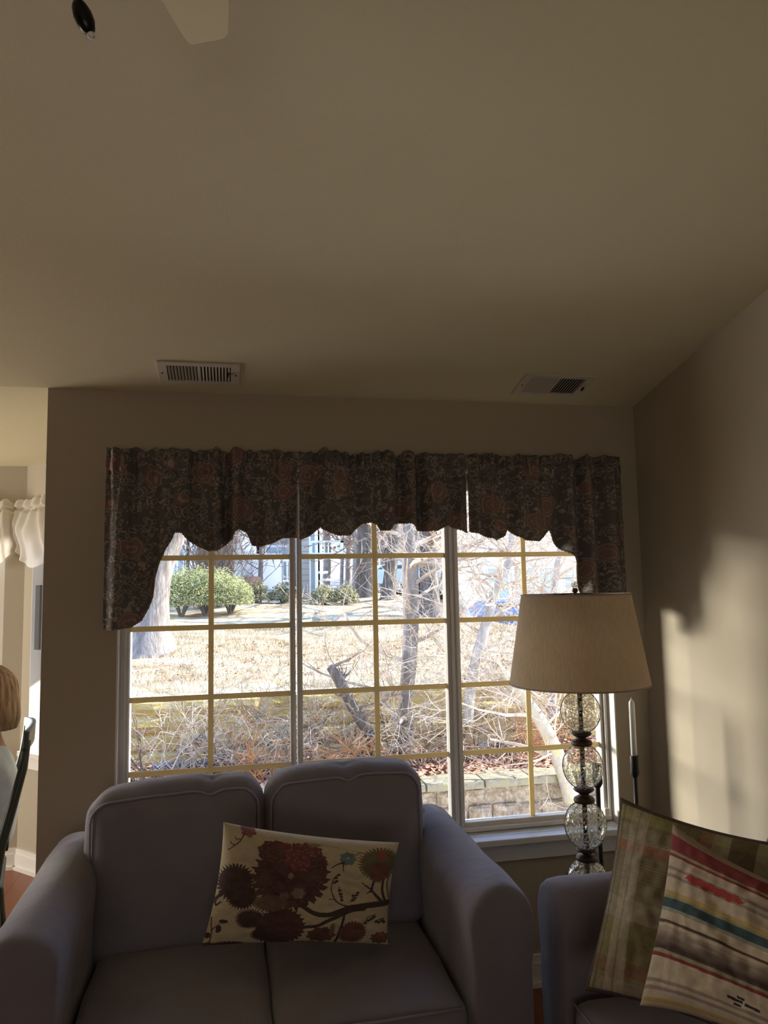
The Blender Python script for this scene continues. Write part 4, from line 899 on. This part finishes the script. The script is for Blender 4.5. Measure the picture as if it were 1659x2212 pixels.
for i, (px, w_, h) in enumerate(((392, .75, .95), (445, .8, 1.0), (498, .55, .75))):
    b = at(px, 1290, 17.5); leafy('juniper_bush', b.x, 17.5, w_, .6, h, 9000, ['yellow-green juniper bush beside the oak trunk', 'yellow-green juniper bush in the middle of the hedge', 'lower right juniper bush next to the white porch'][i], M['juniper'], 400+i, .032, None, .12)
for i, px in enumerate((555, 612, 700, 745)):
    b = at(px, 1285, 19.5); leafy('small_bush', b.x, 19.5, .38, .3, .55, 1100, 'small olive bush at the foot of the townhouse', noisemat('olive_leaf', [(.12, .11, .05), (.35, .33, .18)], 8, 0), 420+i, .045, 'small bushes by the townhouse')
# tall twiggy shrubs between hedge and townhouse
for i, px in enumerate((438, 474)):
    b = at(px, 1280, 19.0); e = empty('tall_shrub', (b.x, 19.0, float(gz(b.x, 19.0))), 'tall upright tan twiggy shrub behind the junipers', 'shrub', 'tall tan shrubs behind the junipers'); rr = random.Random(440+i); mb = MB()
    for k in range(34): grow(mb, Vector((rr.gauss(0, .12), rr.gauss(0, .1), 0)), Vector((rr.gauss(0, .3), rr.gauss(0, .2), 1)), rr.uniform(1.2, 2.3), .014, 1, rr, (5,), .15, .3, 5, 3, .007)
    mb.build('stems', M['twigd'], e, kind='stuff')
# black corrugated pipe
for i, (a_, b_, Yp) in enumerate((((330, 1684), (640, 1664), 7.35), ((1035, 1640), (1165, 1652), 7.4))):
    pa, pb = at(*a_, Yp), at(*b_, Yp); c = (pa+pb)/2; c.z = .02
    n = 90; P = []; R = []
    for k in range(n+1):
        t = k/n; q = pa.lerp(pb, t); q.z = float(gz(q.x, Yp))+.065+.02*math.sin(t*9); q.y += .08*math.sin(t*5); P.append(q-c); R.append(.058 if k % 2 else .050)
    tag(MB().tube(P, R, 14).build('drain_pipe', mat('pipe_plastic', (.10, .11, .13), .4), None, smooth=True, loc=c), ['grey corrugated drain pipe lying in the leaves behind the loveseat', 'short dark drain pipe lying in the leaves left of the lamp'][i], 'pipe')
# ------------------------------------------------------------ townhouses
M['whites'] = banded('white_siding', (.86, .86, .85), (.60, .60, .60), 2, 6, .6, .12)
M['tans'] = banded('taupe_siding', (.45, .42, .38), (.30, .28, .26), 2, 6, .7, .14)
M['creams'] = banded('cream_siding', (.78, .74, .64), (.55, .5, .42), 2, 5, .7, .14)
M['wtrim'] = mat('white_house_trim', (.90, .90, .90), .5)
M['bglass'] = mat('house_glass', (.28, .40, .46), .1, spec=.8)
M['roof'] = mat('grey_shingles', (.16, .15, .15), .9, vary=.3, scale=9)
def hwin(e, x, y, z, w_, h):
    f = MB(); frame_rect(f, x-w_/2, x+w_/2, z-h/2, z+h/2, .07, y-.05, y); f.box(x-.02, x+.02, y-.03, y, z-h/2, z+h/2); f.box(x-w_/2, x+w_/2, y-.03, y, z-.02, z+.02)
    fo = f.build('window', M['wtrim'], e); MB().box(x-w_/2+.07, x+w_/2-.07, y-.012, y-.004, z-h/2+.07, z+h/2-.07).build('pane', M['bglass'], fo)
def xat(px, Y): return at(px, 1230, Y).x
hz = 1.35
e = empty('townhouse', (0, 22, hz), 'white and taupe townhouse with porch and stair tower at upper left', 'house'); O = Vector((0, 22, hz))
def blk(nm, xa, xb, ya, yb, za, zb_, m): return MB().box(xa, xb, ya-22, yb-22, za, zb_).build(nm, m, e)
blk('wall', xat(60, 21), xat(422, 21), 21, 27, -.3, 7, M['whites'])
blk('wall', xat(422, 21)+.01, xat(503, 24), 24, 27.5, -.3, 7, M['tans'])
blk('wall', xat(503, 21), xat(522, 21), 21, 26, -.3, 7, M['creams'])
blk('wall', xat(522, 21)+.01, xat(552, 21), 21.2, 26, -.3, 7, M['whites'])
blk('wall', xat(552, 22)+.15, xat(640, 22.6), 22.6, 26, -.3, 7, M['tans'])
blk('wall', xat(640, 22)+.01, xat(668, 22), 21.4, 26, -.3, 7, M['tans'])
blk('corner_board', xat(668, 21.4)+.0, xat(676, 21.4)+.03, 21.38, 26.02, -.3, 7, M['wtrim'])
for x, z, w_ in ((xat(383, 21), 1.45, .8), (xat(411, 21), 1.45, .35), (xat(383, 21), 3.9, .8)): hwin(e, x, 20.99-22, z, w_, 1.5)
hwin(e, xat(600, 22.6), .59, 1.1, .8, 1.0); hwin(e, xat(566, 22.6), .59, 3.0, .6, 1.0)
mb = MB(); mb.add([(-9, -2, 7), (4, -2, 7), (4, 1.8, 9), (-9, 1.8, 9), (-9, 6, 7), (4, 6, 7)], [(0, 1, 2, 3), (3, 2, 5, 4), (0, 3, 4), (1, 5, 2)]); mb.build('roof', M['roof'], e)
# white stair / porch with railing
x0, x1 = xat(548, 20.6), xat(632, 20.6)
MB().box(x0, x0+.75, -1.5, .5, -.1, 1.25).build('porch_wall', M['wtrim'], e)
MB().box(x0, x1, -1.4, .55, .30, .40).build('porch_deck', M['wtrim'], e)
mb = MB(); mb.box(x0+.7, x1, -1.42, -1.36, 1.05, 1.13); mb.box(x0+.7, x1, -1.42, -1.36, .48, .54)
x = x0+.75
while x < x1: mb.box(x, x+.04, -1.41, -1.37, .54, 1.05); x += .13
mb.build('railing', M['wtrim'], e)
for x in (x0+.72, (x0+x1)/2+.2, x1-.05): MB().box(x-.05, x+.05, -1.44, -1.34, -.3, 1.2).build('post', M['wtrim'], e)
# balcony on the stair tower
bx0, bx1 = xat(672, 20.5), xat(742, 20.5); M['balc'] = mat('pale_blue_rail', (.62, .72, .76), .6)
def zz_(py, Y=20.5): return at(700, py, Y).z-hz
mb = MB(); za, zb2 = zz_(1194), zz_(1168); mb.box(bx0, bx1, -1.55, -1.47, za-.10, za); mb.box(bx0, bx1, -1.55, -1.49, zb2-.06, zb2); mb.box(bx1-.08, bx1, -1.55, -1.47, za, zb2); mb.box(bx1-.08, bx1, -1.5, .5, zb2-.06, zb2); mb.box(bx0, bx1, -1.5, .5, za-.10, za-.04)
x = bx0
while x < bx1: mb.box(x, x+.035, -1.54, -1.50, za, zb2-.05); x += .115
mb.build('balcony', M['balc'], e)
for px_ in (686, 692): MB().box(xat(px_, 20.5)-.06, xat(px_, 20.5)+.06, -1.5, -1.38, -.3, 5).build('post', M['wtrim'], e)
MB().box(xat(676, 20.6), xat(690, 20.6), -1.0, -.9, -.2, 1.9).build('door', mat('teal_grey_door', (.30, .38, .40), .5), e)
mb = MB()
for k in range(5): mb.box(xat(690, 20.2)+.0+k*.16, xat(690, 20.2)+.22+k*.16, -1.9, -1.1, .75-k*.2-.06, .75-k*.2)
mb.build('stairs', M['wtrim'], e)
b = at(543, 1290, 19.8); tag(MB().lathe([(0, 0), (.22, 0), (.26, .3), (.25, .62), (.2, .66), (0, .66)], 20).build('barrel', mat('brown_planter', (.35, .2, .12), .7), None, smooth=True, loc=(b.x, 19.8, float(gz(b.x, 19.8)))), 'brown barrel planter beside the white porch', 'planter')
# right-hand far townhouse
e = empty('townhouse', (14, 33, .3), 'cream townhouse seen through the twigs in the right window', 'house')
MB().box(xat(1035, 33)-14, xat(1330, 33)-14, 0, 8, -.8, 8, ).build('wall', M['creams'], e)
for px_ in (1075, 1130, 1185, 1240, 1290):
    for z in (1.4, 4.4): hwin(e, xat(px_, 33)-14, -.01, z, 1.1, 1.5)
MB().add([(-6, -1, 8), (9, -1, 8), (9, 4, 10.5), (-6, 4, 10.5), (-6, 9, 8), (9, 9, 8)], [(0, 1, 2, 3), (3, 2, 5, 4), (0, 3, 4), (1, 5, 2)]).build('roof', M['roof'], e)
# garage at the back of the lawn
e = empty('garage', (xat(985, 48), 49, 1.6), 'long white garage far behind the parked cars', 'building')
MB().box(xat(860, 48)-xat(985, 48), xat(1030, 48)-xat(985, 48), 0, 5, -.3, 2.6).build('wall', M['whites'], e)
MB().add([(-5.4, -.5, 2.6), (3, -.5, 2.6), (3, 2.5, 4), (-5.4, 2.5, 4), (-5.4, 5.5, 2.6), (3, 5.5, 2.6)], [(0, 1, 2, 3), (3, 2, 5, 4), (0, 3, 4), (1, 5, 2)]).build('roof', M['roof'], e)
# road strip and cars
tag(MB().box(-8, 40, 38, 44, 1.36, 1.44).build('road', noisemat('asphalt', [(.10, .10, .11), (.17, .17, .18)], 3, .2)), 'dark asphalt parking road behind the lawn', 'road', kind='structure')
def car(px, Y, zg, col, label, rz=0, sc=1):
    b = at(px, 1270, Y); e = empty('parked_car', (b.x, Y, zg), label, 'car', 'parked cars', rz=rz); paint = mat('car_paint', col, .25, spec=.6)
    prof = [(-2.1, .35), (-2.15, .75), (-1.95, .95), (-1.2, 1.02), (-.65, 1.42), (.6, 1.45), (1.35, 1.05), (2.0, .95), (2.15, .7), (2.1, .35)]
    n = len(prof); V = [(x, y*(.82 if z > 1.1 else 1), z) for y in (-.85, .85) for x, z in prof]
    MB().add(V, [tuple(range(n)), tuple(range(2*n-1, n-1, -1))]+[(i, n+i, n+(i+1) % n, (i+1) % n) for i in range(n)]).build('body', paint, e, bevel=.05)
    mb = MB()
    for y in (-.80, .76): mb.add([(x, y+dy, z) for dy in (0, .04) for x, z in ((-1.05, 1.06), (-.6, 1.36), (.55, 1.38), (1.15, 1.07))], [(0, 1, 2, 3), (7, 6, 5, 4), (0, 4, 5, 1), (1, 5, 6, 2), (2, 6, 7, 3), (3, 7, 4, 0)])
    mb.build('side_windows', mat('car_glass', (.05, .07, .09), .1), e)
    for x in (-1.35, 1.35):
        for y in (-.78, .78):
            w_ = MB().tube([(x, y-.1, .33), (x, y+.1, .33)], .33, 20).build('wheel', mat('tyre', (.02, .02, .02), .8), e)
car(845, 41, 1.44, (.55, .68, .82), 'pale blue car parked behind the middle lawn trees'); car(935, 41.5, 1.44, (.20, .42, .75), 'bright blue car parked behind the dark lawn tree'); car(1000, 42, 1.44, (.75, .80, .85), 'silver car parked at the right end of the row')
bb = at(1085, 1360, 25); car(1085, 25, float(gz(bb.x, 25)), (.05, .11, .26), 'dark blue car parked low beyond the right window', rz=.1)
